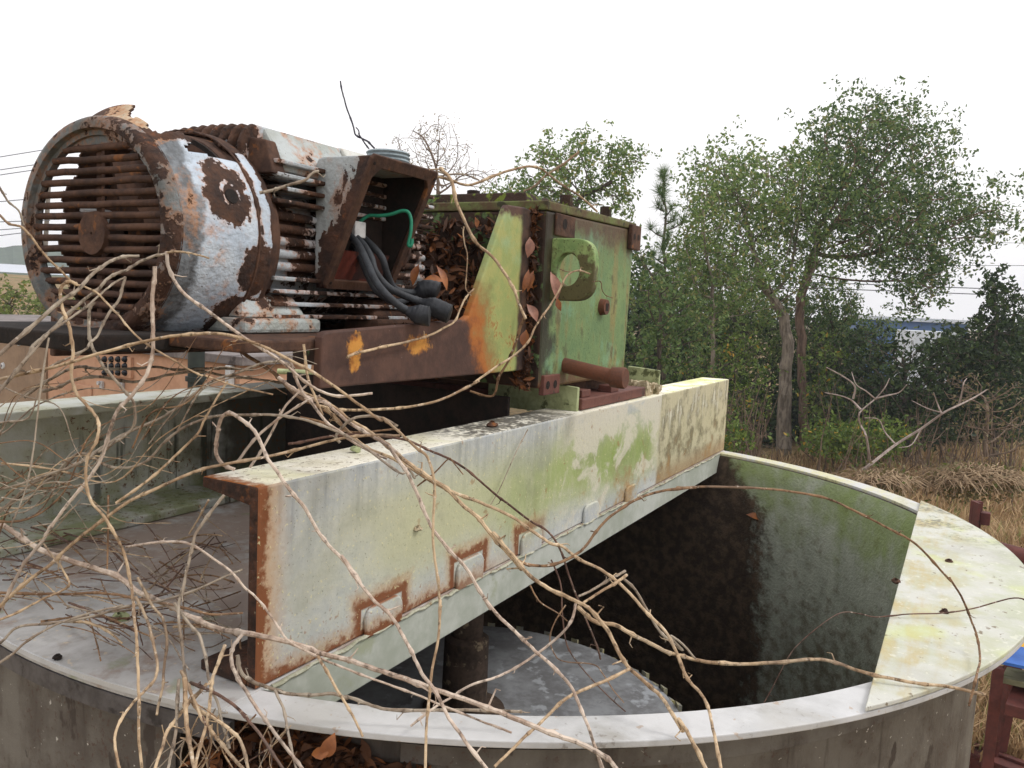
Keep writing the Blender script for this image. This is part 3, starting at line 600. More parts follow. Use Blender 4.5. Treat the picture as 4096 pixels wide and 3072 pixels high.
# ---------------------------------------------------------------- gearbox
GX0, GX1, GY0, GY1 = 3.02, 4.03, 1.55, 2.95
gb = empty("gearbox", ((GX0+GX1)/2, 2.25, ZT+.07), "big square green gearbox with peeling rust, standing across both beams behind the motor", "gearbox")
mb = MB().hexa([(GX0, GY0, .645), (GX1-.03, GY0, .645), (GX1-.03, GY1, .645), (GX0, GY1, .645), (GX0, GY0, 1.385), (GX1, GY0, 1.405), (GX1, GY1, 1.405), (GX0, GY1, 1.385)])
o = obj("housing", mb, [M_gear, M_gearend], gb, bevel=.012)
for p in o.data.polygons:
    if p.normal.x < -.9: p.material_index = 1
obj("top_flange", MB().hexa([(GX0-.004, GY0-.004, 1.386), (GX1+.01, GY0-.004, 1.406), (GX1+.01, GY1, 1.406), (GX0-.004, GY1, 1.386), (GX0-.004, GY0-.004, 1.425), (GX1+.01, GY0-.004, 1.44), (GX1+.01, GY1, 1.44), (GX0-.004, GY1, 1.425)]), M_topstrip, gb, bevel=.006)
o = obj("top_cover", MB().hexa([(GX0+.05, GY0+.12, 1.427), (GX1-.14, GY0+.12, 1.44), (GX1-.14, GY1-.1, 1.44), (GX0+.05, GY1-.1, 1.427), (GX0+.06, GY0+.14, 1.47), (GX1-.16, GY0+.14, 1.475), (GX1-.16, GY1-.12, 1.475), (GX0+.06, GY1-.12, 1.47)]), M_gearend, gb, bevel=.006)
for (bx, by) in ((3.14, 2.5), (3.13, 1.98), (3.34, 1.62), (3.75, 1.6), (3.5, 1.9)):
    a = [(bx+.03*math.cos(k*math.pi/3), by+.03*math.sin(k*math.pi/3), 1.44) for k in range(6)]
    obj("cover_bolt", MB().prism(a, (0, 0, .05)), M_black if by > 1.7 else M_gearend, gb, bevel=.003)
# machined pads with bolt holes
pad = obj("corner_pad", MB().box((3.09, 1.538, 1.29), (3.28, 1.5495, 1.384)), M_rust, gb, bevel=.005)
obj("bolt_hole", MB().lathe([(0, .001), (0, .022)], (3.17, 1.5365, 1.345), 'y', 16), M_black, pad)
pad = obj("corner_pad", MB().box((3.93, 1.525, 1.30), (4.06, 1.5495, 1.425)), M_rust, gb, bevel=.005)
for hx in (3.965, 4.02): obj("bolt_hole", MB().lathe([(0, .001), (0, .016)], (hx, 1.5235, 1.365), 'y', 16), M_black, pad)
# lifting eye: thick D plate standing out from the face
poly = []; hy, hz = 1.475, 1.148
outer = [(1.60, 1.27)] + [(1.50+.0, 1.282)] + [(1.50-.13*math.sin(a), 1.148+.134*math.cos(a)) if False else (1.49-.135*math.sin(a), 1.147+.134*math.cos(a)) for a in [math.pi*i/22 for i in range(1, 22)]] + [(1.5, 1.012), (1.60, 1.018)]
N = 48; inner = [(hy-.055*math.sin(2*math.pi*i/N), hz+.068*math.cos(2*math.pi*i/N)) for i in range(N)]
mb = MB(); ths = [2*math.pi*i/N for i in range(N)]; out = []
for t in ths:                       # outer outline resampled by angle around the hole
    dy, dz = -math.sin(t), math.cos(t)
    if dy <= 0:
        y, z = hy+dy*.128, hz+dz*.134
        q = (abs(dy)**3.2+abs(dz)**3.2)**(-1/3.2); y, z = hy+dy*.118*q*1.04, hz+dz*.13*q
    else:
        k = min(.085/max(dy, 1e-6), .13/max(abs(dz), 1e-6)); y, z = hy+dy*k, hz+dz*k
    out.append((y, z))
xa, xb = 3.085, 3.135
mb.v = [(xa, y, z) for y, z in out]+[(xa, y, z) for y, z in inner]+[(xb, y, z) for y, z in out]+[(xb, y, z) for y, z in inner]
for i in range(N):
    j = (i+1) % N
    mb.f += [(i, N+i, N+j, j), (2*N+i, 2*N+j, 3*N+j, 3*N+i), (i, j, 2*N+j, 2*N+i), (N+i, 3*N+i, 3*N+j, N+j)]
obj("lifting_lug", mb, M_lug, gb, bevel=.006)
pl = obj("level_plug", MB().lathe([(0, .001), (0, .036), (.03, .04), (.03, .001)], (3.645, 1.52, 1.0), 'y', 24), M_pipe, gb, smooth=True)
obj("square_socket", MB().box((3.628, 1.5185, .982), (3.662, 1.5195, 1.018)), M_black, pl)
# drain pipe with cap
dp = obj("drain_pipe", MB().cyl((3.27, 1.56, .735), (3.27, 1.315, .70), .034, 24), M_pipe, gb, smooth=True)
obj("pipe_cap", MB().lathe([(.0, .02), (.0, .044), (-.055, .047), (-.062, .042), (-.062, .001)], (3.27, 1.32, .70), 'y', 24), M_pipe, dp, smooth=True)
obj("base_plate", MB().box((3.365, 1.497, ZT+.004), (4.2, 2.98, .578)), M_plate, gb, bevel=.006)
obj("rust_skirt", MB().box((3.38, 1.64, .5795), (4.0, 2.9, .645)), M_rust, gb, bevel=.004)
for (bx, by) in ((3.46, 1.555), (3.80, 1.55)):
    obj("foot_bolt", MB().box((bx-.05, by-.035, .5785), (bx+.05, by+.035, .612)), M_plate, gb, bevel=.004)
pk = obj("end_bracket", MB().box((3.045, 1.535, .615), (3.2, 1.5605, .70)), M_plate, gb, bevel=.004)
for hx in (3.08, 3.15): obj("bolt_hole", MB().lathe([(0, .001), (0, .018)], (hx, 1.5335, .658), 'y', 16), M_black, pk)

# ---------------------------------------------------------------- motor bracket (gussets and platform)
mk = empty("motor_bracket", (2.2, 2.25, .8), "rusty shelf bracket with green gusset plate carrying the motor", "bracket")
def gusset(y, d):
    P = [(1.752, .728), (1.757, .875), (1.765, .888), (1.785, .893), (2.50, .930), (2.535, .945), (2.775, 1.365), (2.79, 1.378), (2.93, 1.385), (2.99, 1.38), (2.99, .721)]
    return MB().prism([(x, y, z) for x, z in P], (0, d, 0))
obj("gusset_plate", gusset(1.60, .03), M_gusset, mk, bevel=.006)
obj("gusset_plate", gusset(2.87, .03), M_rust, mk, bevel=.006)
obj("platform_plate", MB().box((1.262, 1.93, .822), (3.02, 2.60, .868)), M_black, mk, bevel=.006)
obj("side_plate", MB().box((1.5, 1.6305, .835), (3.0, 1.9295, .868)), M_rust, mk, bevel=.006)
# ---------------------------------------------------------------- electric motor
MC = (1.48, 2.25, 1.155)     # axis point at the fan cover's front
mo = empty("electric_motor", (2.0, 2.25, .87), "big rusty grey-blue electric motor with slatted fan cover and open terminal box", "motor")
ry, rz = .352, .322
def xr(prof, a0=0, a1=2*math.pi, seg=72, x=0): return MB().lathe(prof, (x, MC[1], MC[2]), 'x', seg, a0, a1, sc2=(ry/.34, rz/.34))
# front ring with stepped hole and round shoulder
front = obj("cover_front", xr([(1.515, .283), (1.498, .285), (1.497, .300), (1.480, .304), (1.478, .322), (1.482, .333), (1.495, .341), (1.52, .345), (1.522, .338), (1.52, .285)]), M_ring, mo, smooth=True)
# flared, eaten-away shell: angle measured from +y towards +z
mb = MB(); NA_, NX = 240, 46; idx = {}
def shell_r(x): return .344+.016*sstep(x, 1.5, 1.72)-.004*sstep(x, 1.76, 1.79)*(1-sstep(x, 1.79, 1.81))
hole_l, hole_r = math.radians(-50), math.radians(138)
for k in range(NA_):
    a = 2*math.pi*k/NA_
    for i in range(NX+1):
        x = 1.515+(1.832-1.515)*i/NX; r = shell_r(x)
        lift = 0
        if math.radians(50) < a < math.radians(140) and x < 1.66: lift = .045*sstep(x, 1.515, 1.58)*math.sin((math.degrees(a)-50)/90*math.pi)**.6
        mb.v.append((x, MC[1]+(r+lift)*math.cos(a)*ry/.34, MC[2]+(r+lift)*math.sin(a)*rz/.34))
for k in range(NA_):
    a = 2*math.pi*(k+.5)/NA_
    for i in range(NX):
        x = 1.515+(1.832-1.515)*(i+.5)/NX
        edge = 1.625+.03*math.sin(a*9)+.015*math.sin(a*23)
        a_ = a-2*math.pi if a > 5 else a
        dg_ = math.degrees(a_)
        if dg_ < 58: in_hole = -50 < dg_ and 1.53 < x < 1.625+.012*math.sin(a*13)
        else: in_hole = dg_ < 138 and (1.615-.075*sstep(dg_, 88, 108)+.006*math.sin(a*23)) < x < 1.79+.01*math.sin(a*17)
        if dg_ > 128 and x < 1.60+.02*math.sin(a*31)+.05*(a-2.13): in_hole = False
        if in_hole: continue
        k2 = (k+1) % NA_; mb.f.append((k*(NX+1)+i, k2*(NX+1)+i, k2*(NX+1)+i+1, k*(NX+1)+i+1))
o = obj("fan_cover", mb, [M_shroud, M_flap, M_rust, M_rust], mo, smooth=True)
s_ = o.modifiers.new("thick", 'SOLIDIFY'); s_.thickness = .008*S; s_.offset = -1; s_.material_offset = 2; s_.material_offset_rim = 2
for p in o.data.polygons:
    c = p.center
    z = c.z/S+.87
    if z > MC[2]+.285 and c.x/S+2.0 < 1.68: p.material_index = 1
obj("bolt_hole", MB().tube([np.array([1.69, MC[1]-.36*ry/.34*math.cos(.34), MC[2]+.36*rz/.34*math.sin(.34)])+np.array([0, -math.cos(.34), math.sin(.34)])*k for k in (-.004, .0015)], .022, 20), M_black, o)
# seam groove band
obj("seam_band", xr([(1.777, .3585), (1.779, .3612), (1.784, .3612), (1.786, .3585)], seg=72), M_rust, mo, smooth=True)
# grille bars
bars = []
zs = [MC[2]+.235-.0325*i for i in range(16)]
grille = obj("fan_grille", MB().lathe([(0, .004), (0, .062), (.014, .066), (.014, .004)], (1.487, MC[1], MC[2]-.012), 'x', 28), M_rust, mo, smooth=True)
for z in zs:
    hz = (z-MC[2])/(.288*rz/.34)
    if abs(hz) >= .99: continue
    w = .288*ry/.34*math.sqrt(1-hz*hz); P = [(1.505+rnd.uniform(-.003, .003), MC[1]-w+2*w*i/6, z+rnd.uniform(-.002, .002)) for i in range(7)]
    obj("grille_bar", MB().tube(P, .0105, 8), M_rust, grille, smooth=True)
obj("grille_bar", MB().box((1.512, MC[1]-.012, MC[2]-.26), (1.522, MC[1]+.012, MC[2]+.265)), M_rust, grille)
segs = []
for (s0, s1) in ((math.radians(62), math.radians(118)), (math.radians(242), math.radians(298))):
    P = [(1.506, MC[1]+.29*ry/.34*math.cos(s0+(s1-s0)*i/12), MC[2]+.29*rz/.34*math.sin(s0+(s1-s0)*i/12)) for i in range(13)]
    z_ = MC[2]+(.245 if s0 < 3 else -.248); Q = [(1.506, p[1], z_) for p in P][::-1]
    obj("grille_web", MB().prism(P+Q, (.012, 0, 0)), M_ring, grille)
# fan behind the grille
fan = obj("cooling_fan", MB().lathe([(1.60, .01), (1.60, .09), (1.70, .11), (1.70, .01)], (0, MC[1], MC[2]), 'x', 24), M_rust, mo, smooth=True)
for k in range(7):
    a = 2*math.pi*k/7+.3; c, s = math.cos(a), math.sin(a); f = lambda r, t, x: (x, MC[1]+r*c-t*s, MC[2]+r*s+t*c)
    obj("fan_blade", MB().hexa([f(.09, -.006, 1.6), f(.255, -.006, 1.61), f(.255, .006, 1.61), f(.09, .006, 1.6), f(.09, -.006, 1.7), f(.27, -.006, 1.72), f(.27, .006, 1.72), f(.09, .006, 1.7)]), M_tagm if k in (0, 3) else M_rust, fan)
obj("dark_backing_disc", MB().lathe([(1.74, .001), (1.74, .335), (1.76, .335), (1.76, .001)], (0, MC[1], MC[2]), "x", 48, sc2=(ry/.34, rz/.34)), M_black, mo, smooth=True)  # added black disc, darkens the cover's inside and blocks sky behind the grille
# end bell and barrel
obj("end_bell", xr([(1.73, .01), (1.73, .30), (1.75, .338), (1.80, .345), (1.835, .352), (1.86, .35), (1.875, .33), (1.90, .325)], seg=64), M_rust, mo, smooth=True)
BZ = MC[2]
obj("barrel", MB().lathe([(1.87, .27), (2.75, .27), (2.78, .25), (2.82, .12), (3.02, .1)], (0, MC[1], BZ), 'x', 64), M_fins, mo, smooth=True)
# cooling fins: flat side fins, standing top fins
for i in range(13):
    z = BZ-.235+i*.0405
    if abs(z-BZ-.0) < .09:   # rounded ribs around the middle
        P = [(1.88, MC[1]-.285, z), (2.3, MC[1]-.287, z), (2.74, MC[1]-.285, z)]
        obj("cooling_fin", MB().tube(P, [.014, .016, .014], 8), M_fins, mo, smooth=True); continue
    d = .335 if z > BZ else .33
    obj("cooling_fin", MB().box((1.885, MC[1]-d, z-.007), (2.74, MC[1]-.1, z+.007)), M_fins, mo, bevel=.004)
for i in range(12):
    y = MC[1]-.21+i*.045; top = BZ+.355+.02*math.cos((y-MC[1])*5)
    P = [(1.84, y, BZ+.2), (1.84, y, top-.06), (1.86, y, top-.015), (1.89, y, top+.005), (2.6, y, top), (2.72, y, top-.04), (2.74, y, BZ+.2)]
    obj("cooling_fin", MB().prism([(a, b-.011, c) for a, b, c in P], (0, .022, 0)), M_rust if i > 3 else M_fins, mo, bevel=.006)
# smooth shoulder panel above the side fins
P = [(MC[1]-.306, BZ+.225), (MC[1]-.306, BZ+.25), (MC[1]-.225, BZ+.365), (MC[1]-.2, BZ+.372), (MC[1]-.2, BZ+.225)]
obj("shoulder_panel", MB().prism([(1.93, y, z) for y, z in P], (.36, 0, 0)), M_panel, mo, bevel=.012)
obj("name_plate", MB().prism([(2.30, y-.003, z+.003) for y, z in P], (.38, 0, 0)), M_nameplate, mo, bevel=.008)
obj("lifting_tab", MB().hexa([(1.865, MC[1]-.335, BZ+.21), (1.925, MC[1]-.335, BZ+.21), (1.925, MC[1]-.2, BZ+.21), (1.865, MC[1]-.2, BZ+.21), (1.875, MC[1]-.29, BZ+.315), (1.92, MC[1]-.29, BZ+.315), (1.92, MC[1]-.2, BZ+.33), (1.875, MC[1]-.2, BZ+.33)]), M_rust, mo, bevel=.006)
# feet
for (x0, x1) in ((1.73, 2.06), (2.36, 2.66)):
    for sy in (-1, 1):
        f = lambda y: MC[1]+sy*y
        ys = sorted((f(.20), f(.37)))
        ft = obj("motor_foot", MB().box((x0, ys[0], .8695), (x1, ys[1], .915)), M_panel if x0 < 2 else M_rust, mo, bevel=.012)
        ys2 = sorted((f(.16), f(.335)))
        ys3 = sorted((f(.16), f(.30)))
        mb = MB().hexa([(x0+.02, ys2[0], .914), (x1-.02, ys2[0], .914), (x1-.02, ys2[1], .914), (x0+.02, ys2[1], .914), (x0+.05, ys3[0], .99), (x1-.06, ys3[0], .99), (x1-.06, ys3[1], .99), (x0+.05, ys3[1], .99)])
        obj("pedestal", mb, M_panel if x0 < 2 else M_rust, ft, bevel=.02)
# terminal box: side walls cut on a slant, open towards the viewer
xa, xb = 2.10, 2.445
tb = (1.948, 1.735)
A = [(1.955, 1.452), (1.722, 1.452), (1.918, 1.018), (1.955, 1.018)]
def wallx(x, d): return MB().prism([(x, y, z) for y, z in A], (d, 0, 0))
A2 = [(1.96, 1.43), (1.95, 1.45), (1.93, 1.455), (1.722, 1.452), (1.916, 1.03), (1.93, 1.018), (1.955, 1.06)]
box = obj("terminal_box", MB().prism([(xa, y, z) for y, z in A2], (.016, 0, 0)), M_box, mo, bevel=.006)
obj("side_wall", MB().prism([(xb-.016, y, z) for y, z in A2], (.016, 0, 0)), M_black, box, bevel=.004)
obj("top_wall", MB().hexa([(xa+.0165, 1.73, 1.434), (xb-.0165, 1.73, 1.434), (xb-.0165, 1.955, 1.434), (xa+.0165, 1.955, 1.434), (xa+.0165, 1.724, 1.4525), (xb-.0165, 1.724, 1.4525), (xb-.0165, 1.955, 1.4525), (xa+.0165, 1.955, 1.4525)]), M_box, box, bevel=.003)
obj("bottom_wall", MB().hexa([(xa+.0165, 1.912, 1.019), (xb-.0165, 1.912, 1.019), (xb-.0165, 1.96, 1.019), (xa+.0165, 1.96, 1.019), (xa+.0165, 1.905, 1.038), (xb-.0165, 1.905, 1.038), (xb-.0165, 1.96, 1.038), (xa+.0165, 1.96, 1.038)]), M_boxin, box)
obj("back_wall", MB().box((xa+.0165, 1.93, 1.04), (xb-.0165, 1.953, 1.432)), M_black, box)
obj("lower_panel", MB().hexa([(xa+.017, 1.912, 1.038), (xa+.3, 1.912, 1.038), (xa+.3, 1.928, 1.038), (xa+.017, 1.928, 1.038), (xa+.017, 1.87, 1.15), (xa+.3, 1.87, 1.15), (xa+.3, 1.928, 1.15), (xa+.017, 1.928, 1.15)]), M_boxin, box)
# frame lip around the opening
def lip(p, q, w=.030, t=.012):
    p, q = np.array(p, float), np.array(q, float); n = np.array([0, -.912, -.41])
    return p, q
nrm = np.array([0, -.4315, -.196]); nrm = nrm/np.linalg.norm(nrm); down = np.array([0, .411, -.912]) ; down = down/np.linalg.norm(down)
TLp = np.array([xa-.012, 1.716, 1.458]); H = .478; Wd_ = xb-xa+.024
def fp(u, v, k): return TLp+np.array([u*Wd_, 0, 0])+down*(v*H)+nrm*k
iu0, iu1, iv0, iv1 = .085, .915, .085, .93
oc = [fp(u, v, .0) for u, v in ((.0, .03), (.03, 0), (.97, 0), (1, .03), (1, .97), (.97, 1), (.03, 1), (0, .97))]; ic = [fp(u, v, 0) for u, v in ((iu0, iv0+.08), (iu0+.08, iv0), (iu1-.06, iv0), (iu1, iv0+.06), (iu1, iv1-.05), (iu1-.05, iv1), (iu0+.02, iv1), (iu0, iv1-.02))]
mb = MB(); of = [p+nrm*.016 for p in oc]; if_ = [p+nrm*.016 for p in ic]
mb.v = [tuple(p) for p in oc+ic+of+if_]
for i in range(8):
    j = (i+1) % 8; mb.f += [(i, 8+i, 8+j, j), (16+i, 16+j, 24+j, 24+i), (i, j, 16+j, 16+i), (8+i, 24+i, 24+j, 8+j)]
lipo = obj("box_flange", mb, M_rust, box, bevel=.004)
for u, v in ((.045, .06), (.955, .06), (.05, .95)): 
    c = fp(u, v, .0175); obj("screw_hole", MB().tube([c, c+nrm*.001], .006, 10), M_black, lipo)
cp = (2.335, 1.84, 1.452)
mb = MB(); prof = []
for i in range(8): prof += [(.002+i*.0068, .078 if i % 2 else .073)]
mb.lathe([(0, .05), (0, .078)]+prof+[(.055, .072), (.058, .05), (.05, .045), (.05, .001)], cp, 'z', 32); obj("conduit_nipple", mb, M_zinc, mo, smooth=True)
# cables with taped ends
def crom(P, n=8):
    P = [np.array(p, float) for p in P]; P = [2*P[0]-P[1]]+P+[2*P[-1]-P[-2]]; o_ = []
    for i in range(1, len(P)-2):
        for k in range(n):
            t = k/n; a, b, c, d = P[i-1], P[i], P[i+1], P[i+2]
            o_.append(.5*((2*b)+(-a+c)*t+(2*a-5*b+4*c-d)*t*t+(-a+3*b-3*c+d)*t**3))
    o_.append(P[-2]); return o_
c2 = lambda x, y: (594+x*.3906, 216+y*.3906)
def C2(L, ds): return [dep(*c2(x, y), d) for (x, y), d in zip(L, ds)]
cab = [([(330, 745), (400, 745), (460, 800), (510, 900), (555, 1000), (620, 1080), (690, 1140), (730, 1165)], [2.9, 2.82, 2.74, 2.70, 2.66, 2.64, 2.66, 2.68], [(685, 1140), (730, 1165), (775, 1180), (810, 1190), (845, 1196), (858, 1197)]),
       ([(330, 725), (410, 735), (480, 790), (530, 870), (555, 950), (620, 1030), (700, 1075), (800, 1115)], [2.95, 2.86, 2.79, 2.76, 2.74, 2.74, 2.77, 2.8], [(770, 1103), (810, 1120), (850, 1135), (900, 1155), (950, 1178), (972, 1186)]),
       ([(340, 715), (430, 725), (520, 790), (590, 870), (620, 960), (660, 1040), (740, 1065), (790, 1060)], [3.0, 2.92, 2.86, 2.84, 2.86, 2.9, 2.93, 2.95], [(740, 1066), (770, 1065), (800, 1060), (840, 1045), (880, 1050), (905, 1060)]),
       ([(420, 780), (470, 870), (510, 960), (560, 1050), (640, 1110), (700, 1115), (760, 1085)], [2.9, 2.84, 2.8, 2.8, 2.84, 2.9, 2.95], None)]
for L, ds, tp in cab:
    w = obj("power_cable", MB().tube(crom(C2(L, ds)), .0125, 10), M_rubber, mo, smooth=True)
    if tp:
        P = crom(C2(tp, [ds[-1]]*len(tp)), 6); n = len(P)
        obj("taped_end", MB().tube(P, [.0145+.0195*sstep(i/n, .15, .5)+.0007*math.sin(i*1.9)-.016*sstep(i/n, .9, 1.0) for i in range(n)], 14), M_tape, w, smooth=True)
g_ = [(460, 690), (480, 665), (520, 640), (580, 640), (640, 632), (700, 614), (735, 620), (752, 660), (752, 720), (742, 775), (738, 800), (750, 808), (757, 790), (758, 768)]
obj("green_wire", MB().tube(crom(C2(g_, [2.84]*len(g_))), .0062, 8), M_gwire, mo, smooth=True)
c = C2([(470, 705)], [2.82])[0]; o = obj("wire_lug", MB().box((c[0]-.03, c[1]-.004, c[2]-.035), (c[0]+.028, c[1]+.012, c[2]+.02)), M_tagm, mo, bevel=.003)
# a fallen cover shell behind the cables
P = C2([(640, 955), (680, 945), (720, 910), (745, 860), (752, 800), (748, 760), (735, 770), (700, 850), (660, 910)], [3.02]*9)
obj("box_lid", MB().prism(P, tuple(_F*.03)), M_box, mo, bevel=.008)

# litter between motor and gearbox, and in the corner slot
mb = MB()
for i in range(2300):
    x = rnd.uniform(2.44, 3.0); y = rnd.uniform(1.66, 2.55)
    h = .87+.40*sstep(x, 2.45, 3.0)**1.3*(.35+.65*sstep(y, 1.66, 2.0))*rnd.random()**.5
    if rnd.random() < .4: x = 2.985+rnd.uniform(-.03, .02); h = .88+rnd.random()**1.5*.46
    leaf_geo(mb, (x, y, h), rnd.uniform(.03, .10), rnd.uniform(.012, .034), rdir(), rdir()*.6+np.array([-.6, -.3, .6]), rnd.uniform(-.3, .7))
tag(obj("leaf_litter", mb, M_leaf, org=(2.75, 2.0, .87)), "dark dead leaves and twigs heaped on the bracket between motor and gearbox", "leaf litter", kind='stuff')
mb = MB()
for i in range(420):
    x = rnd.uniform(2.985, 3.02); y = rnd.uniform(1.555, 1.63)+.02; z = rnd.uniform(.64, 1.4)
    leaf_geo(mb, (x-.01, y, z), rnd.uniform(.02, .06), rnd.uniform(.01, .025), rdir(), rdir()+np.array([-1, -.6, .2]), rnd.uniform(-.3, .7))
tag(obj("leaf_litter", mb, M_leaf, org=(3.0, 1.6, .7)), "dark leaf crumbs packed in the upright slot between green gusset and gearbox", "leaf litter", kind='stuff')
def big_leaf(p0, p1, d, W, mat, label, curl=.25):
    a, b = dep(*p0, d), dep(*p1, d); L = np.linalg.norm(b-a); mb = MB(); leaf_geo(mb, (a+b)/2, L, W, b-a, -_F+np.array([0, 0, .2])+rdir()*.55, curl)
    tag(obj("fallen_leaf", mb, mat, smooth=True, org=tuple((a+b)/2)), label, "leaf", "whole leaves caught on the gearbox")
big_leaf((1146, 512), (1141, 556), 3.30, .042, M_bigleaf2, "pinkish leaf hanging highest in the slot beside the gusset")
big_leaf((1143, 582), (1130, 632), 3.30, .03, M_bigleaf, "slim orange leaf in the slot, left one of the crossed pair")
big_leaf((1152, 584), (1139, 630), 3.31, .03, M_bigleaf, "brown leaf in the slot, right one of the crossed pair")
big_leaf((1140, 656), (1162, 694), 3.27, .042, M_bigleaf2, "broad pink-brown leaf low in the slot beside the gusset")
big_leaf((1192, 586), (1206, 648), 3.2, .045, M_bigleaf2, "pointed brown leaf leaning on the left of the lifting eye")
big_leaf((1203, 645), (1211, 672), 3.2, .026, M_bigleaf, "small brown leaf under the lifting eye")
big_leaf((1136, 712), (1132, 752), 3.27, .04, M_bigleaf, "curled brown leaf at the foot of the slot")
big_leaf((903, 570), (890, 616), 3.05, .034, M_bigleaf, "large rust-orange oak leaf standing behind the taped cables")
big_leaf((946, 572), (968, 626), 3.0, .03, M_bigleaf, "long tan leaf standing right of the green wire's hook")
big_leaf((916, 601), (958, 606), 2.98, .035, M_bigleaf, "orange leaf lying flat above the taped cable ends")
_t = next(t for t in np.arange(3, 7, .01) if (lambda q: q[0] > 4 and math.hypot(q[0]-TC[0], q[1]-TC[1]) > 2.17)(dep(1630, 1115, t)))
big_leaf((1614, 1110), (1648, 1122), _t, .05, M_bigleaf, "orange leaf stuck high on the dark inner tank wall")
big_leaf((700, 1640), (722, 1585), 1.86, .035, M_bigleaf, "orange oak leaf on the dark litter below the front rim")
big_leaf((672, 1632), (716, 1618), 1.86, .03, M_bigleaf, "tan leaf on the dark litter beside the orange oak leaf below the rim")
# ---------------------------------------------------------------- dead vines
CR = {'d': (0, 0, 1), '1': (0, 216, .3418), '2': (594, 216, .3906), '3': (0, 702, .3906), '4': (648, 702, .4151), '5': (0, 1080, .3491), '6': (702, 1080, .3491), '7': (1440, 1080, .3491), '8': (1458, 756, .3408), 'f': (0, 486, .2604)}
def p3(key, x, y, d, off=.02):
    ox, oy, k = CR[key]; x, y = ox+x*k, oy+y*k
    if d == 'D': return onz(x, y, .004+off)
    if d == 'R': return onz(x, y, .0+off)
    if d == 'B': return ony(x, y, 1.47-off)
    if d == 'G': return ony(x, y, 1.60-off)
    return dep(x, y, d)
GROUP = "dead vine stems over the machine"
def vine(r, mat, label, *segs, node=.6, grp=GROUP, taper=.75, off=.02, name="dry_vine"):
    """segs: (crop, [(x, y)...], d0, d1) - stem points sighted in the photo with their distance"""
    P = []
    for s in segs:
        key, pts, d0 = s[0], s[1], s[2]; d1 = s[3] if len(s) > 3 else d0
        for i, (x, y) in enumerate(pts):
            d = d0 if isinstance(d0, str) else d0+(d1-d0)*i/max(1, len(pts)-1); P.append(p3(key, x, y, d, off))
    Q = np.array(crom(P, 6)); n = len(Q); mat = rnd.choice((mat, mat, mat, {T: Gy, Pp: T, Gy: Br, Br: Gy}.get(mat, mat))) if grp == GROUP and r < .009 else mat
    V_ = Q-_O; s_ = np.ones(n)
    for i, q in enumerate(Q):
        rr = math.hypot(q[0]-TC[0], q[1]-TC[1])
        if q[2] < .022 and rr < 2.42 and (rr > 2.18 or q[1] < .16 or q[1] > 1.46) and V_[i][2] < -.1: s_[i] = (.022-1)/V_[i][2]
    if s_.min() < 1:
        e_ = np.pad(s_, 4, mode='edge'); s_ = np.array([e_[i:i+9].min() for i in range(n)]); e_ = np.pad(s_, 4, mode='edge'); s_ = np.minimum(np.array([e_[i:i+9].mean() for i in range(n)]), s_+.004); Q = _O+V_*s_[:, None]
    r = r*.48
    w_ = np.cumsum(nrs.normal(0, 1, Q.shape), 0); w_ -= np.linspace(0, 1, n)[:, None]*w_[-1]
    Q = Q + w_*r*.10
    R_ = r*(1-(1-taper)*np.arange(n)/n)*(1+nrs.normal(0, .03, n))
    mb = MB(); step = rnd.randint(9, 14); k = rnd.randint(3, 8)
    while k < n-1:
        R_[k] *= 1.42; R_[k-1] *= 1.12
        if rnd.random() < node:
            a = Q[k]; b = a+rdir()*r*rnd.uniform(3, 7); c = b+rdir()*r*2.5; mb.tube([a, b, c], [r*.45, r*.3, r*.16], 4)
        k += step+rnd.randint(-3, 4)
    mb.tube(list(Q), list(R_), 7)
    return tag(obj(name, mb, mat, smooth=True, org=tuple(Q[n//2])), label, "vine", grp)
T, Pp, Gy, Dk, Br = M_vtan, M_vpale, M_vgrey, M_vdark, M_vbrown
vine(.0145, Pp, "thick pinkish vine down the deck, sweeping below the beam to the bottom edge", ('5', [(0,150),(130,230),(280,320),(480,395),(720,470),(860,575),(960,620),(1130,700),(1260,765),(1400,815)], 2.16, 1.93), ('5', [(1560,835),(1800,885),(1960,940),(2180,992)], 1.9), ('6', [(160,985),(300,1035),(560,1110),(800,1195),(1000,1265),(1200,1340),(1400,1420),(1600,1500),(1740,1590),(1820,1680)], 1.9, 1.74))
vine(.0085, T, "yellowish looped vine from a hook below the fan grille straight down to the bottom left", ('f', [(640,500),(615,485),(560,468),(520,500),(502,580),(520,690),(560,800),(595,920),(615,1060),(600,1180),(615,1310),(660,1400),(740,1490),(810,1570)], 2.0, 1.95), ('3', [(560,560),(545,650),(500,730),(485,850),(510,980),(590,1080),(680,1240),(720,1400)], 1.93, 1.86), ('5', [(825,600),(835,700),(848,850),(855,1050),(862,1250),(862,1500),(880,1690)], 1.85, 1.7))
vine(.0105, Pp, "stout pale vine from the fan ring down across the far beam to the left edge", ('f', [(1285,340),(1280,450),(1265,600),(1265,750),(1270,900),(1265,1050),(1245,1170),(1200,1280),(1100,1430),(1000,1530)], 2.02, 1.98), ('3', [(640,520),(600,620),(570,720),(510,840),(430,940),(350,1040),(270,1150),(240,1200),(150,1300),(90,1400),(30,1520),(-20,1600)], 1.98, 2.0))
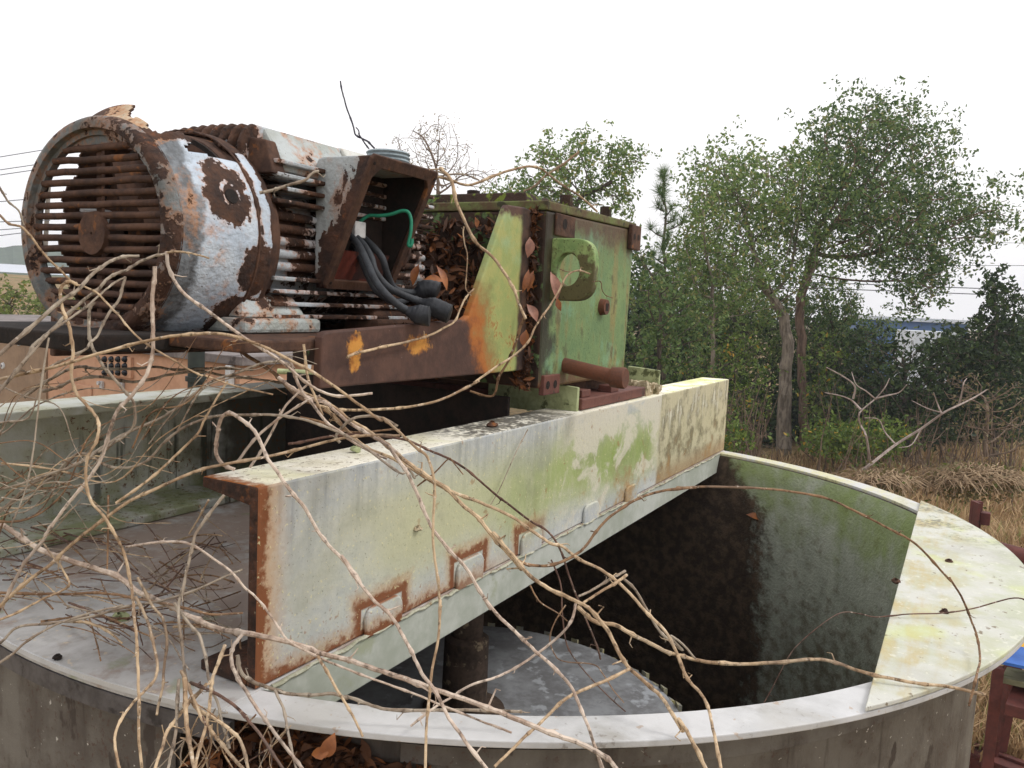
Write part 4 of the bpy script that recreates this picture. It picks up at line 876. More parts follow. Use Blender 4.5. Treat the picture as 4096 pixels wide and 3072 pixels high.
vine(.0085, T, "long golden vine arching from the left edge under the fan, then down to the bottom", ('f', [(-30,1288),(200,1230),(500,1160),(800,1070),(1100,990),(1400,930),(1659,905)], 1.95, 1.95), ('3', [(1200,50),(1300,70),(1450,120),(1600,200),(1750,280),(1900,380),(2000,460),(2100,530)], 1.96, 2.0), ('4', [(420,490),(500,560),(590,640),(650,690),(680,780),(690,880),(685,1000),(690,1150),(710,1300),(725,1450)], 2.0, 1.93), ('6', [(710,630),(700,850),(660,1050),(640,1250),(625,1450),(620,1700)], 1.9, 1.75))
vine(.0095, Pp, "pale vine hanging from the fan cover's side and sweeping right above the near beam's end", ('1', [(1050,960),(1065,1060),(1120,1170),(1200,1250),(1350,1360),(1500,1470),(1700,1600)], 2.08, 2.04), ('3', [(1560,200),(1640,270),(1720,330),(1800,370),(1900,390),(2060,378)], 2.04, 2.1))
vine(.0105, Gy, "thick grey vine rising from the left edge to the right half of the grille", ('1', [(-20,1620),(150,1480),(300,1350),(430,1250),(520,1180),(600,1090),(700,1020),(780,990),(880,985)], 1.9, 2.12))
vine(.0095, Gy, "grey forked vine climbing beside the thickest one to the fan ring's right rim", ('f', [(-20,1390),(120,1240),(230,1100),(280,1000),(360,930),(470,830),(560,740),(700,620),(830,530),(920,440),(1000,400),(1070,370),(1150,320),(1250,270),(1380,238)], 1.92, 2.1))
vine(.0065, Gy, "thin grey vine running parallel below the forked one over the grille", ('f', [(180,1150),(300,1020),(400,900),(560,790),(700,690),(850,560),(950,480),(1040,430)], 1.9, 2.07))
vine(.006, T, "thin cream twig reaching right from the fan ring over the grey shroud", ('1', [(1055,965),(1110,960),(1180,966),(1250,980),(1320,1000)], 2.08, 1.98))
vine(.006, T, "slender vine entering at the left edge and falling diagonally across the whole grille", ('1', [(-10,720),(60,780),(140,800),(200,860),(260,940),(330,1020),(400,1090),(470,1160)], 1.95, 2.02), ('f', [(700,510),(780,550),(830,590),(920,690),(1000,770),(1060,850),(1150,940),(1280,1030),(1420,1110),(1550,1190),(1659,1250)], 2.02, 2.0), ('3', [(1150,290),(1300,340),(1510,385)], 2.02, 2.05))
vine(.0055, Gy, "thin vine bowed at the upper left edge in front of the sky", ('1', [(-10,540),(20,590),(60,650),(120,700),(150,790)], 1.93, 2.0))
vine(.0075, Gy, "kinked grey vine dangling from mid grille and bending left under the fan", ('f', [(1040,430),(1010,530),(980,620),(920,700),(860,800),(800,920),(740,970),(700,1030),(560,1100),(440,1160),(330,1250)], 2.08, 1.95))
vine(.0085, Gy, "curled vine dropping from the grille's middle to the far beam and doubling back left", ('f', [(780,640),(745,700),(740,800),(750,920),(780,1030),(830,1110),(890,1200),(980,1310),(1070,1420)], 2.05, 2.0), ('3', [(740,430),(750,520),(720,590),(640,650),(520,720),(400,790),(300,820),(150,870),(-20,915)], 2.0, 2.05))
vine(.0085, Gy, "vine ascending from the far left across the far beam to the rust plate's corner", ('3', [(-20,1040),(60,980),(180,880),(380,790),(500,720),(700,600),(900,510),(1000,440),(1100,360),(1200,300),(1300,270),(1450,210),(1560,205),(1630,240)], 2.1, 2.1))
vine(.0085, Gy, "wavy vine dipping before the far beam, then arching over the near beam's end", ('3', [(220,890),(300,830),(380,745),(430,712),(490,715),(560,760),(640,785),(740,780),(830,730),(900,650),(1000,570),(1100,520),(1200,495),(1330,490),(1500,490),(1650,510),(1780,550),(1900,600),(2000,660),(2212,812)], 2.15, 2.06), ('4', [(560,740),(600,800)], 2.1))
vine(.0105, Pp, "pale hooked vine crossing the near beam's face diagonally and reaching the bottom centre", ('3', [(1300,800),(1240,775),(1200,720),(1195,660),(1205,600),(1215,550),(1240,500),(1280,480),(1330,510),(1400,570),(1450,650),(1480,730),(1530,800)], 2.1, 2.02), ('3', [(1600,900),(1680,1000),(1740,1110),(1800,1200),(1900,1310),(1990,1430)], 2.0, 1.98), ('6', [(100,350),(200,490),(300,620),(400,710),(480,830),(540,940),(600,1070),(680,1180),(750,1330),(850,1470),(1020,1690)], 1.97, 1.7))
vine(.0095, T, "long straight tan vine from the lower left up to the near beam's top", ('3', [(-20,1570),(150,1420),(280,1330),(380,1240),(520,1130),(700,1000),(850,920),(1000,850),(1150,800),(1300,770),(1500,730),(1700,680),(1900,630),(2100,610),(2212,612)], 1.95, 2.12))
vine(.0075, T, "tan vine sloping steeply up past the hooked vine to the far beam's flange", ('3', [(640,985),(760,900),(870,810),(1000,690),(1090,600),(1130,520),(1180,430),(1260,310)], 2.0, 2.08))
vine(.0045, Gy, "single thin upright twig at the left in front of the far beam", ('3', [(270,70),(240,260),(210,480),(190,660),(150,880),(100,1020),(60,1110)], 1.85, 1.85))
vine(.008, Pp, "pink vine fanning up from the near beam's end to the right bundle", ('3', [(1310,760),(1400,640),(1500,550),(1600,480),(1700,420),(1770,390)], 2.1, 2.16))
vine(.0075, Pp, "pink vine crossing steeply behind the hooked vine towards the rust plate", ('3', [(1380,790),(1450,690),(1510,580),(1560,480),(1620,400),(1700,330)], 2.12, 2.16))
vine(.0085, Gy, "grey vine hanging off the near beam's cut end straight down to the rim", ('3', [(1240,940),(1150,1060),(1090,1150),(1070,1220)], 1.95, 1.93), ('5', [(1170,390),(1140,520),(1110,640),(1115,760),(1130,900),(1145,1050),(1160,1150)], 1.92, 1.85))
vine(.0055, T, "short twig standing on the deck just left of the beam's cut end", ('5', [(1290,0),(1230,110),(1170,210)], 2.0, 2.05))
vine(.0065, Pp, "thin pale vine bending over the deck then straight down across the beam's rusty corner", ('5', [(780,290),(950,265),(1110,255),(1200,280),(1300,340),(1430,430),(1520,530),(1600,600),(1680,700),(1740,790),(1800,870),(1950,950),(2100,1020)], 2.0, 1.86), ('6', [(200,1065),(400,1140),(600,1215),(800,1300),(1000,1380),(1155,1440)], 1.86, 1.82))
vine(.0095, Pp, "rosy vine dropping from the beam's foot to the bottom edge right of the litter", ('5', [(1500,830),(1440,920),(1430,1000),(1470,1100),(1530,1190),(1600,1290),(1680,1400),(1760,1510),(1830,1600),(1890,1690)], 1.9, 1.7))
vine(.009, T, "pale tan vine from the rim knot running down right over the dark litter", ('5', [(1120,1060),(1150,1140),(1190,1230),(1240,1340),(1330,1460),(1420,1570),(1530,1690)], 1.85, 1.68))
vine(.0095, Gy, "vine leaving the beam's foot and lying along the open front rim", ('5', [(1470,960),(1490,1060),(1560,1120),(1660,1160),(1760,1195),(1900,1200),(2050,1190),(2130,1215)], 1.9, 1.88), ('6', [(120,1210),(260,1260),(400,1290),(700,1295),(950,1295),(1170,1305),(1220,1312)], 1.9, 1.9))
vine(.0075, T, "short tan branch dropping from the thick pinkish vine over the front rim", ('6', [(-45,970),(0,1040),(80,1180),(140,1280),(190,1370),(235,1465)], 1.86, 1.8))
vine(.0075, T, "yellow-brown vine making a loose bow over the deck's bright edge", ('5', [(840,600),(900,720),(920,780),(950,900),(975,1020),(960,1110),(900,1180),(840,1240),(770,1330),(720,1430),(715,1540),(745,1690)], 1.95, 1.65))
vine(.0075, Pp, "stubby pale vine ending in a cut tip just below the deck's bright edge", ('5', [(850,480),(940,650),(1010,740),(1035,880),(1010,1030),(1000,1150),(985,1240),(970,1330)], 1.98, 1.8))
vine(.009, T, "tan vine bent left from the rim knot and down to the bottom edge", ('5', [(1280,1140),(1190,1240),(1100,1350),(1040,1430),(1000,1540),(950,1690)], 1.85, 1.65))
vine(.0105, T, "thick ridged tan stem going straight down from the rim knot", ('5', [(1140,1100),(1150,1300),(1160,1450),(1180,1560),(1210,1690)], 1.8, 1.66))
vine(.009, T, "tan stem down from beside the beam's foot, leaning left at the bottom", ('5', [(1390,900),(1350,1010),(1310,1120),(1300,1250),(1270,1420),(1230,1560),(1200,1690)], 1.86, 1.68))
vine(.008, Br, "brown stem curving from the deck tangle to the rim knot", ('5', [(1080,640),(1180,780),(1240,850),(1280,1000),(1300,1130),(1350,1260),(1370,1370),(1420,1540)], 1.92, 1.75))
vine(.0085, T, "tan vine bowing right then down over the litter from the rim knot", ('5', [(1190,1250),(1230,1300),(1320,1350),(1420,1420),(1490,1500),(1540,1690)], 1.82, 1.67))
vine(.008, Dk, "purplish brown vine slanting from the rim knot to the bottom centre left", ('5', [(1180,1130),(1300,1180),(1450,1270),(1550,1380),(1650,1510),(1770,1690)], 1.84, 1.68))
vine(.008, Gy, "grey vine hanging vertically in front of the jacket sheet's edge", ('5', [(1110,1110),(1100,1300),(1090,1450),(1060,1580),(1035,1690)], 1.82, 1.66))
vine(.007, T, "tan branch falling straight from the rim vine over the litter", ('5', [(1700,1180),(1750,1290),(1780,1420),(1810,1560),(1840,1690)], 1.85, 1.7))
vine(.0065, T, "crooked yellow vine with a sharp elbow on the far left deck", ('5', [(-20,750),(100,700),(250,620),(420,535),(390,440),(340,370),(270,270)], 1.95, 2.03))
vine(.0065, T, "straight vine lying low over the deck's front left edge", ('5', [(-20,1020),(80,950),(170,870),(350,770),(560,700),(760,650)], 1.9, 1.95))
vine(.007, Gy, "vine lying along the deck from the left edge towards the beam's end", ('5', [(-20,900),(30,860),(110,785),(300,765),(560,725),(760,660),(1000,620),(1200,560),(1400,470),(1500,430)], 1.95, 2.0))
vine(.0075, Br, "brown vine crossing the upper deck from the left edge", ('5', [(-20,572),(200,580),(420,585),(600,575),(740,590),(850,610),(1040,640),(1230,690),(1330,710),(1500,700)], 2.05, 1.95))
vine(.0125, T, "thickest tan vine over the near beam's middle, down past the tank mouth to the rim", ('4', [(-10,340),(60,375),(120,390),(250,490),(370,570),(480,660)], 2.25, 2.12), ('4', [(560,730),(640,780),(760,860),(850,950),(930,1020),(1000,1110),(1080,1200),(1160,1290)], 2.1, 2.1), ('6', [(1030,220),(1150,360),(1260,490),(1400,580),(1540,640),(1640,700),(1740,820),(1820,970),(1900,1060),(2000,1140),(2100,1250),(2212,1420)], 2.1, 1.95), ('7', [(70,1350),(150,1480),(260,1690)], 1.92, 1.82))
vine(.01, Pp, "whitish vine branching from the bundle and descending to the bottom centre right", ('4', [(470,640),(540,740),(580,800),(640,920),(690,1040),(780,1170),(870,1270),(940,1380),(1000,1480)], 2.1, 2.0), ('6', [(990,610),(1080,720),(1200,830),(1310,930),(1420,1030),(1530,1160),(1580,1280),(1640,1430),(1730,1700)], 2.0, 1.78))
vine(.01, T, "smooth tan vine bowing over the beam to the tank mouth's right and down the rim", ('4', [(130,430),(250,560),(340,640),(480,700),(600,770),(700,830),(800,880),(950,940),(1080,1000),(1180,1070),(1290,1140)], 2.18, 2.2), ('6', [(1450,290),(1560,370),(1680,420),(1780,490),(1880,580),(1980,700),(2080,800),(2140,900),(2212,1060)], 2.22, 2.1), ('7', [(60,970),(130,1110),(210,1200),(260,1300),(300,1480),(345,1700)], 2.1, 1.9))
vine(.0075, Dk, "dark purplish vine arching over the near beam and hanging into the tank mouth", ('4', [(-60,620),(0,610),(150,580),(300,570),(440,580),(560,600),(680,650),(790,700),(900,780),(1000,870),(1080,930),(1200,1020)], 2.12, 2.25), ('6', [(1400,210),(1470,330),(1510,460),(1560,600),(1620,750),(1690,930),(1705,985)], 2.26, 2.3))
vine(.0085, Gy, "long grey vine bowing out right over the tank mouth onto the cover plate", ('4', [(1130,1225),(1200,1250),(1300,1250),(1400,1210),(1470,1160),(1530,1080),(1600,1000),(1700,930),(1780,890),(1900,860),(2050,845)], 2.15, 2.35), ('8', [(0,875),(250,868),(520,875),(700,890),(950,940),(1130,1020),(1320,1115),(1500,1210),(1620,1320),(1740,1460)], 2.4, 2.5), ('7', [(1750,490),(1830,620),(1880,740),(1920,860),(1935,970),(1920,1070),(1870,1275)], 2.5, 2.42))
vine(.0115, T, "stout tan vine reaching right across the tank mouth to beyond the cover plate", ('6', [(1560,660),(1620,720),(1680,760),(1800,780),(1900,830),(2020,890),(2140,950)], 2.1, 2.15), ('7', [(0,935),(100,970),(220,1000),(450,1020),(700,1010),(930,990),(1050,1010),(1200,1065),(1400,1110),(1600,1140),(1780,1160),(1970,1205)], 2.17, 2.32))
vine(.005, Dk, "thin brown tendril over the cover plate drooping into the tank", ('7', [(2260,640),(2150,605),(1900,670),(1700,700),(1500,705),(1300,725),(1200,705),(1100,695),(1000,740),(870,840),(780,930),(720,1030),(650,1170),(600,1260)], 2.75, 2.6))
vine(.009, T, "broken tan branch end pointing up right from the knot over the tank mouth", ('6', [(1865,465),(1800,510),(1700,570),(1600,635)], 2.2, 2.1))
vine(.008, Gy, "second broken branch end just above the tan one over the tank mouth", ('6', [(1858,440),(1750,500),(1650,560),(1570,595)], 2.21, 2.11))
vine(.008, Gy, "grey twig curving down from the broken branch ends towards the rim", ('6', [(1840,480),(1920,560),(1990,680),(2060,800),(2140,880),(2212,930)], 2.25, 2.2), ('7', [(20,840),(100,890),(180,985)], 2.2, 2.19))
vine(.0075, Pp, "pale vine swinging down left from the knot in front of the toothed disc", ('6', [(1550,640),(1530,740),(1450,840),(1330,940),(1200,1030),(1060,1100),(900,1150),(800,1210),(700,1270),(530,1400)], 2.1, 1.9))
vine(.0085, T, "tan branch going down left from the thickest vine across the front rim", ('6', [(1885,1045),(1750,1110),(1560,1190),(1450,1260),(1340,1370),(1250,1450),(1170,1530),(1050,1650)], 1.98, 1.75))
vine(.004, Br, "hair-thin zigzag tendril in front of the toothed disc", ('6', [(1490,650),(1420,760),(1390,860),(1420,960),(1480,1000),(1660,1020),(1720,1080),(1780,1170),(1850,1255)], 2.15, 2.0))
vine(.0045, Dk, "thin straight twig standing behind the whitish vine by the disc", ('6', [(1400,370),(1460,520),(1470,700),(1500,900),(1600,1050),(1750,1210),(1860,1310)], 2.2, 2.05))
vine(.0045, Br, "short curling twig with dried leaf bits under the near beam", ('6', [(1270,530),(1300,590),(1340,640),(1440,700),(1500,750)], 2.1, 2.1))
vine(.0045, T, "short straight straw leaning on the near beam's face", ('4', [(1185,545),(1120,670),(1050,830),(990,940)], 'B'))
vine(.0045, Br, "small forked twig hanging from the dark vine on the beam's face", ('4', [(610,840),(700,770),(770,700),(790,705),(850,778)], 2.2, 2.2))
vine(.0105, Gy, "rough short branch bridging motor fins and the terminal box", ('1', [(1640,585),(1720,570),(1800,545),(1920,510),(1960,470),(2015,448)], 2.42, 2.48))
vine(.0115, T, "thick tan vine arching over the gearbox top from the terminal box to its far corner", ('2', [(868,420),(950,435),(1040,465),(1110,465),(1250,410),(1380,375),(1460,380),(1520,420),(1600,480),(1680,530),(1740,580),(1782,618)], 3.1, 3.45))
vine(.0105, T, "pale stick rising right above the gearbox against the sky", ('2', [(1682,288),(1600,350),(1500,415),(1430,480),(1375,505)], 3.3, 3.35))
vine(.008, Gy, "thinner grey vine running under the arching one on the gearbox top", ('2', [(900,395),(960,410),(1030,410),(1090,425),(1130,445)], 3.1, 3.15))
vine(.0135, T, "thick vine falling from the gearbox top in front of the litter and green gusset", ('2', [(915,375),(935,395),(980,460),(1000,560),(1050,680),(1110,790),(1200,870),(1270,970),(1320,1050),(1350,1130),(1387,1210)], 2.85, 2.72))
vine(.0105, Br, "brown vine continuing down the slot from the falling vine's tip to the far beam side", ('2', [(1385,1190),(1350,1270),(1330,1350),(1290,1440),(1240,1530),(1215,1620),(1180,1640),(1080,1610)], 2.78, 3.0))
vine(.009, T, "vine resting along the rust brown gusset plate with its tip on the orange spot", ('2', [(400,1422),(440,1405),(520,1385),(610,1360),(750,1330),(860,1300),(950,1255),(1000,1220),(1030,1150),(1060,1090),(1100,1045)], 'G'), off=.025)
vine(.0085, T, "long bowed vine from under the gusset rising across the gearbox face to the lifting eye", ('4', [(100,420),(200,440),(340,440),(520,430),(690,400),(800,360),(930,295)], 2.3, 2.55), ('2', [(1110,1560),(1220,1480),(1310,1420),(1400,1340),(1440,1260),(1480,1200),(1530,1130),(1580,1040),(1620,970),(1680,945),(1742,962)], 2.62, 2.95))
vine(.005, T, "thin dangling twig left of the green gusset in front of the litter", ('2', [(1045,700),(1040,740),(1050,800),(1065,860),(1060,960),(1055,1040),(1085,1082)], 2.82, 2.78))
vine(.004, Br, "fine tendril curling beside the lifting eye on the gearbox face", ('2', [(1755,1005),(1800,1005),(1810,1050),(1830,1080),(1870,1095)], 3.3, 3.3))
vine(.0035, Br, "hair-thin stalk lying on the lifting eye's hole", ('2', [(1575,935),(1620,950),(1680,945)], 3.1, 3.05))
vine(.0115, Gy, "rough grey branch lying behind the fan along the far beam's top, upper one", ('f', [(200,1430),(330,1330),(450,1260),(640,1180),(800,1195),(1000,1200),(1180,1190),(1300,1175),(1450,1200),(1659,1190)], 2.75, 2.8), ('3', [(1250,240),(1400,250)], 2.8))
vine(.0115, Gy, "rough grey branch lying behind the fan along the far beam's top, lower one", ('f', [(350,1380),(480,1340),(600,1280),(750,1260),(900,1275),(1080,1305),(1250,1285),(1400,1255),(1659,1230)], 2.7, 2.75), ('3', [(1250,290),(1450,310),(1560,320)], 2.8))
vine(.012, Br, "dark thick branch diving from the motor platform into the bundle by the gusset", ('3', [(1270,75),(1330,140),(1480,240),(1560,310),(1640,390),(1760,450),(1850,500)], 2.4, 2.3))
vine(.011, Pp, "thick pink vine leaving the bundle behind the near beam's top", ('3', [(1540,290),(1620,350),(1720,410),(1800,430),(1880,500),(1960,560),(2100,640),(2212,720)], 2.22, 2.12))
vine(.009, Pp, "pink vine crossing the bundle from upper left to the beam's top", ('3', [(1610,205),(1640,290),(1680,370),(1720,410),(1800,520),(1880,580),(1950,640),(2060,700),(2140,740)], 2.1, 2.08))
vine(.009, Gy, "short curled vine loop lying on the near beam's top edge", ('3', [(1880,650),(1860,620),(1890,570),(1950,520),(2050,500),(2130,520),(2200,560)], 2.15, 2.12))
vine(.007, Br, "brown vine along the gap between the beams under the gusset", ('4', [(0,480),(100,500),(210,545),(320,560),(470,545),(520,545)], 2.25, 2.3))
vine(.0075, T, "twig dropping beside the bundle under the gusset's left corner", ('4', [(20,100),(40,260),(80,380),(120,470)], 2.1, 2.1))
vine(.006, Br, "stiff dark stalk standing up from the deck at the left", ('3', [(600,940),(598,1050),(595,1150),(592,1350)], 2.05, 2.03))
# dense fallen twigs on the deck: nothing tells these apart
TW = "thin brown twig among many fallen in the tangle on the grey deck"
for i in range(150):
    x = rnd.uniform(-40, 1480); y = rnd.uniform(180, 900)
    if y > 900-.0*x or (y > 620 and x < 500): continue
    a = rnd.gauss(.25, .5); L = rnd.uniform(150, 560); n = 5; pts = []
    bend = rnd.uniform(-.5, .5)
    for k in range(n):
        t = k/(n-1)-.5; pts.append((x+L*t*math.cos(a), y+L*t*math.sin(a)*.8+bend*L*(t*t)*1.0))
    pts = [(min(q[0], 1490), max(60, min(q[1], 1050))) for q in pts]
    vine(rnd.choice((.003, .004, .005, .007)), rnd.choice((Br, Br, Gy, Dk, T)), TW, ('5', pts, 'D'), node=.7, grp="fallen twigs on the deck", off=rnd.uniform(.01, .14), name="fallen_twig")
FR = "thin dry vine strand in the thicket left of the near beam"
for i in range(58):
    x = rnd.uniform(-60, 700); y = rnd.uniform(840, 1180); a = rnd.choice((-1, -1, 1))*rnd.uniform(.15, .8); L = rnd.uniform(260, 680); b = rnd.uniform(-.7, .7); d = rnd.uniform(1.98, 2.2); pts = []
    for k in range(6):
        t = k/5-.5; pts.append((x+L*t*math.cos(a)-math.sin(a)*L*.05*math.sin(k*2.1+i), y+L*t*math.sin(a)+b*L*(t*t-.2)*1.2+L*.05*math.sin(k*2.1+i)))
    if any(p[0] > 430 and p[1] > 900 for p in pts) or max(p[0] for p in pts) > 700: continue
    vine(rnd.choice((.004, .005, .006)), rnd.choice((Br, Gy, T, Gy)), FR, ('d', pts, d, d+rnd.uniform(-.08, .08)), node=.5, taper=.3, grp="fine vine strands by the far beam", name="vine_strand")
FK = "thin vine strand in the dark bundle between the two beams"
for i in range(0):
    x = rnd.uniform(560, 820); y = rnd.uniform(800, 900); a = rnd.uniform(-.5, .5); L = rnd.uniform(220, 420); b = rnd.uniform(-.4, .4); d = rnd.uniform(2.2, 2.5); pts = []
    for k in range(6):
        t = k/5-.5; pts.append((x+L*t*math.cos(a), y+L*t*math.sin(a)+b*L*(t*t-.2)*1.2))
    vine(rnd.choice((.004, .006, .008)), rnd.choice((Br, Dk, Gy)), FK, ('d', pts, d, d), node=.5, grp="strands between the beams", name="vine_strand")
FB = "thin dry strand hanging over the dark litter below the rim"
for i in range(24):
    x = rnd.uniform(360, 640); y = rnd.uniform(1565, 1650); a = rnd.uniform(.6, 2.5); L = rnd.uniform(60, 150); b = rnd.uniform(-.9, .9); d = rnd.uniform(1.74, 1.82); pts = []
    for k in range(5):
        t = k/4-.5; pts.append((x+L*t*math.cos(a)+b*L*(t*t-.2), y+L*t*math.sin(a)))
    vine(rnd.choice((.0025, .003, .004)), rnd.choice((Br, Dk, Gy, T)), FB, ('d', pts, d, d), node=.7, grp="strands below the rim", name="vine_strand")
# stiff wire on the motor
w = vine(.0065, M_wire, "thin dark bent wire sticking up from the motor against the sky", ('2', [(550,268),(515,232),(480,213),(445,190),(430,140),(400,60),(378,-20),(362,-105)], 2.72, 2.72), node=.2, grp=None, taper=.8, name="bent_wire"); w['category'] = "wire"
w2 = vine(.0055, M_wire, "short twisted wire end beside the tall bent wire", ('2', [(520,270),(500,245),(480,213),(466,190),(462,168),(448,152)], 2.71, 2.71), node=.1, grp=None, name="bent_wire"); w2['category'] = "wire"
# ---------------------------------------------------------------- trees and plants
def colonize(chain, att, step, di, dk, iters=90, maxn=5000):
    P = [np.array(c, float) for c in chain]; par = [-1]+list(range(len(chain)-1))
    A = np.array(att, float); near = np.zeros(len(A), int); nd = np.full(len(A), 1e9)
    def upd(i0):
        nonlocal near, nd
        for i in range(i0, len(P)):
            d = np.linalg.norm(A-P[i], axis=1); m = d < nd; nd[m] = d[m]; near[m] = i
    upd(0); alive = np.ones(len(A), bool)
    for it in range(iters):
        act = alive & (nd < di)
        if not act.any():
            act = alive & (nd < nd[alive].min()+step*2) if alive.any() else act
            if not act.any(): break
        n0 = len(P); ids = near[act]; V = A[act]-np.array(P)[ids]; V /= np.linalg.norm(V, axis=1)[:, None]+1e-9
        for i in np.unique(ids):
            v = V[ids == i].sum(0)+nrs.normal(0, .35, 3); v /= np.linalg.norm(v)+1e-9; P.append(P[i]+v*step); par.append(i)
        upd(n0); alive &= nd > dk
        if len(P) > maxn: break
    return np.array(P), np.array(par)
def limbs_mesh(P, par, r0, rmax, ex=2.3, sides=6, nt=0, rt=0):
    n = len(P); acc = np.zeros(n); nch = np.zeros(n, int)
    for i in range(n-1, 0, -1):
        if acc[i] == 0: acc[i] = r0**ex
        acc[par[i]] += acc[i]; nch[par[i]] += 1
    r = np.minimum(acc**(1/ex), rmax); mb = MB()
    for i in range(nt): r[i] = max(r[i], rt*(1-.45*i/nt))
    for i in range(1, n):
        a, b = P[par[i]], P[i]; sd = sides if r[i] > rmax*.15 else 3; d = b-a; L = np.linalg.norm(d)+1e-9; d = d/L
        u = np.cross(d, [0, 0, 1.0] if abs(d[2]) < .9 else [1.0, 0, 0]); u /= np.linalg.norm(u); w = np.cross(d, u); ra, rb = min(r[par[i]], r[i]*1.25), r[i]; vs = []
        for c, q in ((a-d*ra*.3, ra), (b, rb)):
            for k in range(sd): t = 2*math.pi*k/sd; vs.append(c+q*(math.cos(t)*u+math.sin(t)*w))
        mb.add(vs, [(k, (k+1) % sd, sd+(k+1) % sd, sd+k) for k in range(sd)])
    return mb, r, nch
def leaf_mesh(C, per, spread, size, asp=.5, droop=0):
    """many leaf-sized faces scattered round the twig points C"""
    C = np.repeat(np.array(C), 2, 0); C = C+nrs.normal(0, spread, C.shape); per = max(1, per//2); n = len(C)*per; c = np.repeat(C, per, 0)+nrs.normal(0, spread*.3, (n, 3)); a = nrs.normal(0, 1, (n, 3)); a[:, 2] -= droop; a /= np.linalg.norm(a, axis=1)[:, None]
    b = nrs.normal(0, 1, (n, 3)); b = b-a*(a*b).sum(1)[:, None]; b /= np.linalg.norm(b, axis=1)[:, None]; s = size*(.6+.8*nrs.rand(n, 1))
    V = np.stack([c-a*s*.5, c+b*s*asp*.5, c+a*s*.5, c-b*s*asp*.5], 1).reshape(-1, 3); mb = MB(); mb.v = V; mb.f = [(4*i, 4*i+1, 4*i+2, 4*i+3) for i in range(n)]; return mb
def blobs(L, n):
    """attraction points inside picture-sized ellipses (px, py, rx, ry, distance, depth radius)"""
    w = [e[2]*e[3] for e in L]; out = []
    for _ in range(n):
        e = rnd.choices(L, w)[0]; v = rdir()*rnd.random()**(1/3); out.append(dep(e[0]+v[0]*e[2], e[1]+v[1]*e[3], e[4]+v[2]*e[5]))
    return out
def tree(name, label, chainpx, L, natt, leafmat, bark, step=.4, di=4, dk=.7, r0=.012, rmax=.3, per=9, spread=.2, lsize=.13, thr=3, group="trees behind the tank", frac=1.0, asp=.5, cat="tree", rt=0):
    chain = [dep(*c) for c in chainpx]; ch = [chain[0]]
    for a, b in zip(chain[:-1], chain[1:]):
        n = max(1, int(np.linalg.norm(b-a)/step)); ch += [a+(b-a)*k/n+nrs.normal(0, step*.08, 3) for k in range(1, n+1)]
    P, par = colonize(ch, blobs(L, natt), step, di, dk)
    mb, r, nch = limbs_mesh(P, par, r0, rmax, nt=len(ch), rt=rt); t = empty(name, ch[0], label, cat, group)
    obj("trunk", mb, bark, t, smooth=True)
    tips = P[(r < r0*thr) & (nrs.rand(len(P)) < frac)]
    if len(tips) and per: obj("crown", leaf_mesh(tips, per, spread, lsize, asp), leafmat, t)
    return t
gd = lambda x, y: (onz(x, y, GZ)-_O)@_F
D1 = gd(1690, 985)
tree("live_oak", "biggest oak with broad airy crown and pale leaning trunk, right of the gearbox", [(1690, 990, D1), (1697, 850, D1), (1703, 740, D1), (1690, 680, D1), (1652, 615, D1)],
     [(1640, 430, 150, 105, D1, 3), (1560, 400, 85, 90, D1, 2), (1560, 560, 100, 80, D1-1, 2.2), (1700, 560, 110, 90, D1, 2), (1740, 400, 70, 90, D1, 2), (1480, 600, 60, 80, D1-1, 2)], 2300, M_oak2, M_bark, .42, 5, .48, .014, .46, per=24, spread=.46, lsize=.17, rt=.31)
tree("live_oak", "tallest oak with dark spreading crown reaching the right edge, behind the pale trunk", [(1738, 970, D1+2.5), (1732, 800, D1+2.2), (1728, 640, D1+1.8), (1770, 520, D1+1.5)],
     [(1830, 330, 85, 100, D1+1.5, 3), (1920, 270, 75, 65, D1+2, 2.4), (1990, 330, 70, 80, D1+2, 2.5), (1880, 400, 100, 60, D1+1, 3), (1780, 300, 35, 60, D1+1, 1), (2050, 420, 60, 40, D1+2, 2), (1900, 470, 190, 100, D1+1.5, 4), (2110, 470, 85, 65, D1+1, 2), (1990, 580, 100, 60, D1+1, 2.4), (1990, 640, 40, 30, D1, 1)], 3200, M_oak, M_barkr, .42, 5, .48, .014, .34, per=25, spread=.48, lsize=.175, rt=.17)
D2 = 30
tree("live_oak", "oak with thin gnarled limbs showing above the gearbox's top", [(1215, 800, D2), (1222, 640, D2), (1232, 470, D2), (1260, 420, D2), (1320, 395, D2)],
     [(1180, 345, 50, 40, D2, 1.8), (1270, 340, 90, 50, D2, 2), (1350, 350, 50, 45, D2, 1.6), (1140, 400, 60, 40, D2, 1.8), (1320, 430, 70, 40, D2, 1.8), (1171, 300, 6, 26, D2, .3), (1215, 410, 90, 50, D2, 2), (1120, 420, 70, 40, D2+1, 1.5)], 1000, M_oak2, M_barkd, .32, 4, .45, .012, .2, per=22, spread=.3, lsize=.15, rt=.15)
D3 = 44
tree("small_tree", "leafy mid green tree filling the gap left of the pale oak trunk", [(1600, 960, 38), (1602, 800, 38), (1606, 700, 38)], [(1600, 640, 95, 80, 38, 2), (1640, 740, 90, 80, 38, 2), (1540, 700, 70, 80, 38, 2)], 1200, M_oak2, M_barkd, .36, 4, .46, .012, .15, per=20, spread=.3, lsize=.14)
tree("small_tree", "leafy dark tree filling the gap right of the pale oak trunk", [(1800, 960, 38), (1802, 800, 38), (1800, 720, 38)], [(1790, 660, 80, 70, 38, 2), (1840, 740, 80, 70, 38, 2), (1750, 720, 50, 90, 38, 2), (1890, 720, 50, 40, 38, 1.5)], 1200, M_oak, M_barkd, .36, 4, .46, .012, .15, per=22, spread=.3, lsize=.15)
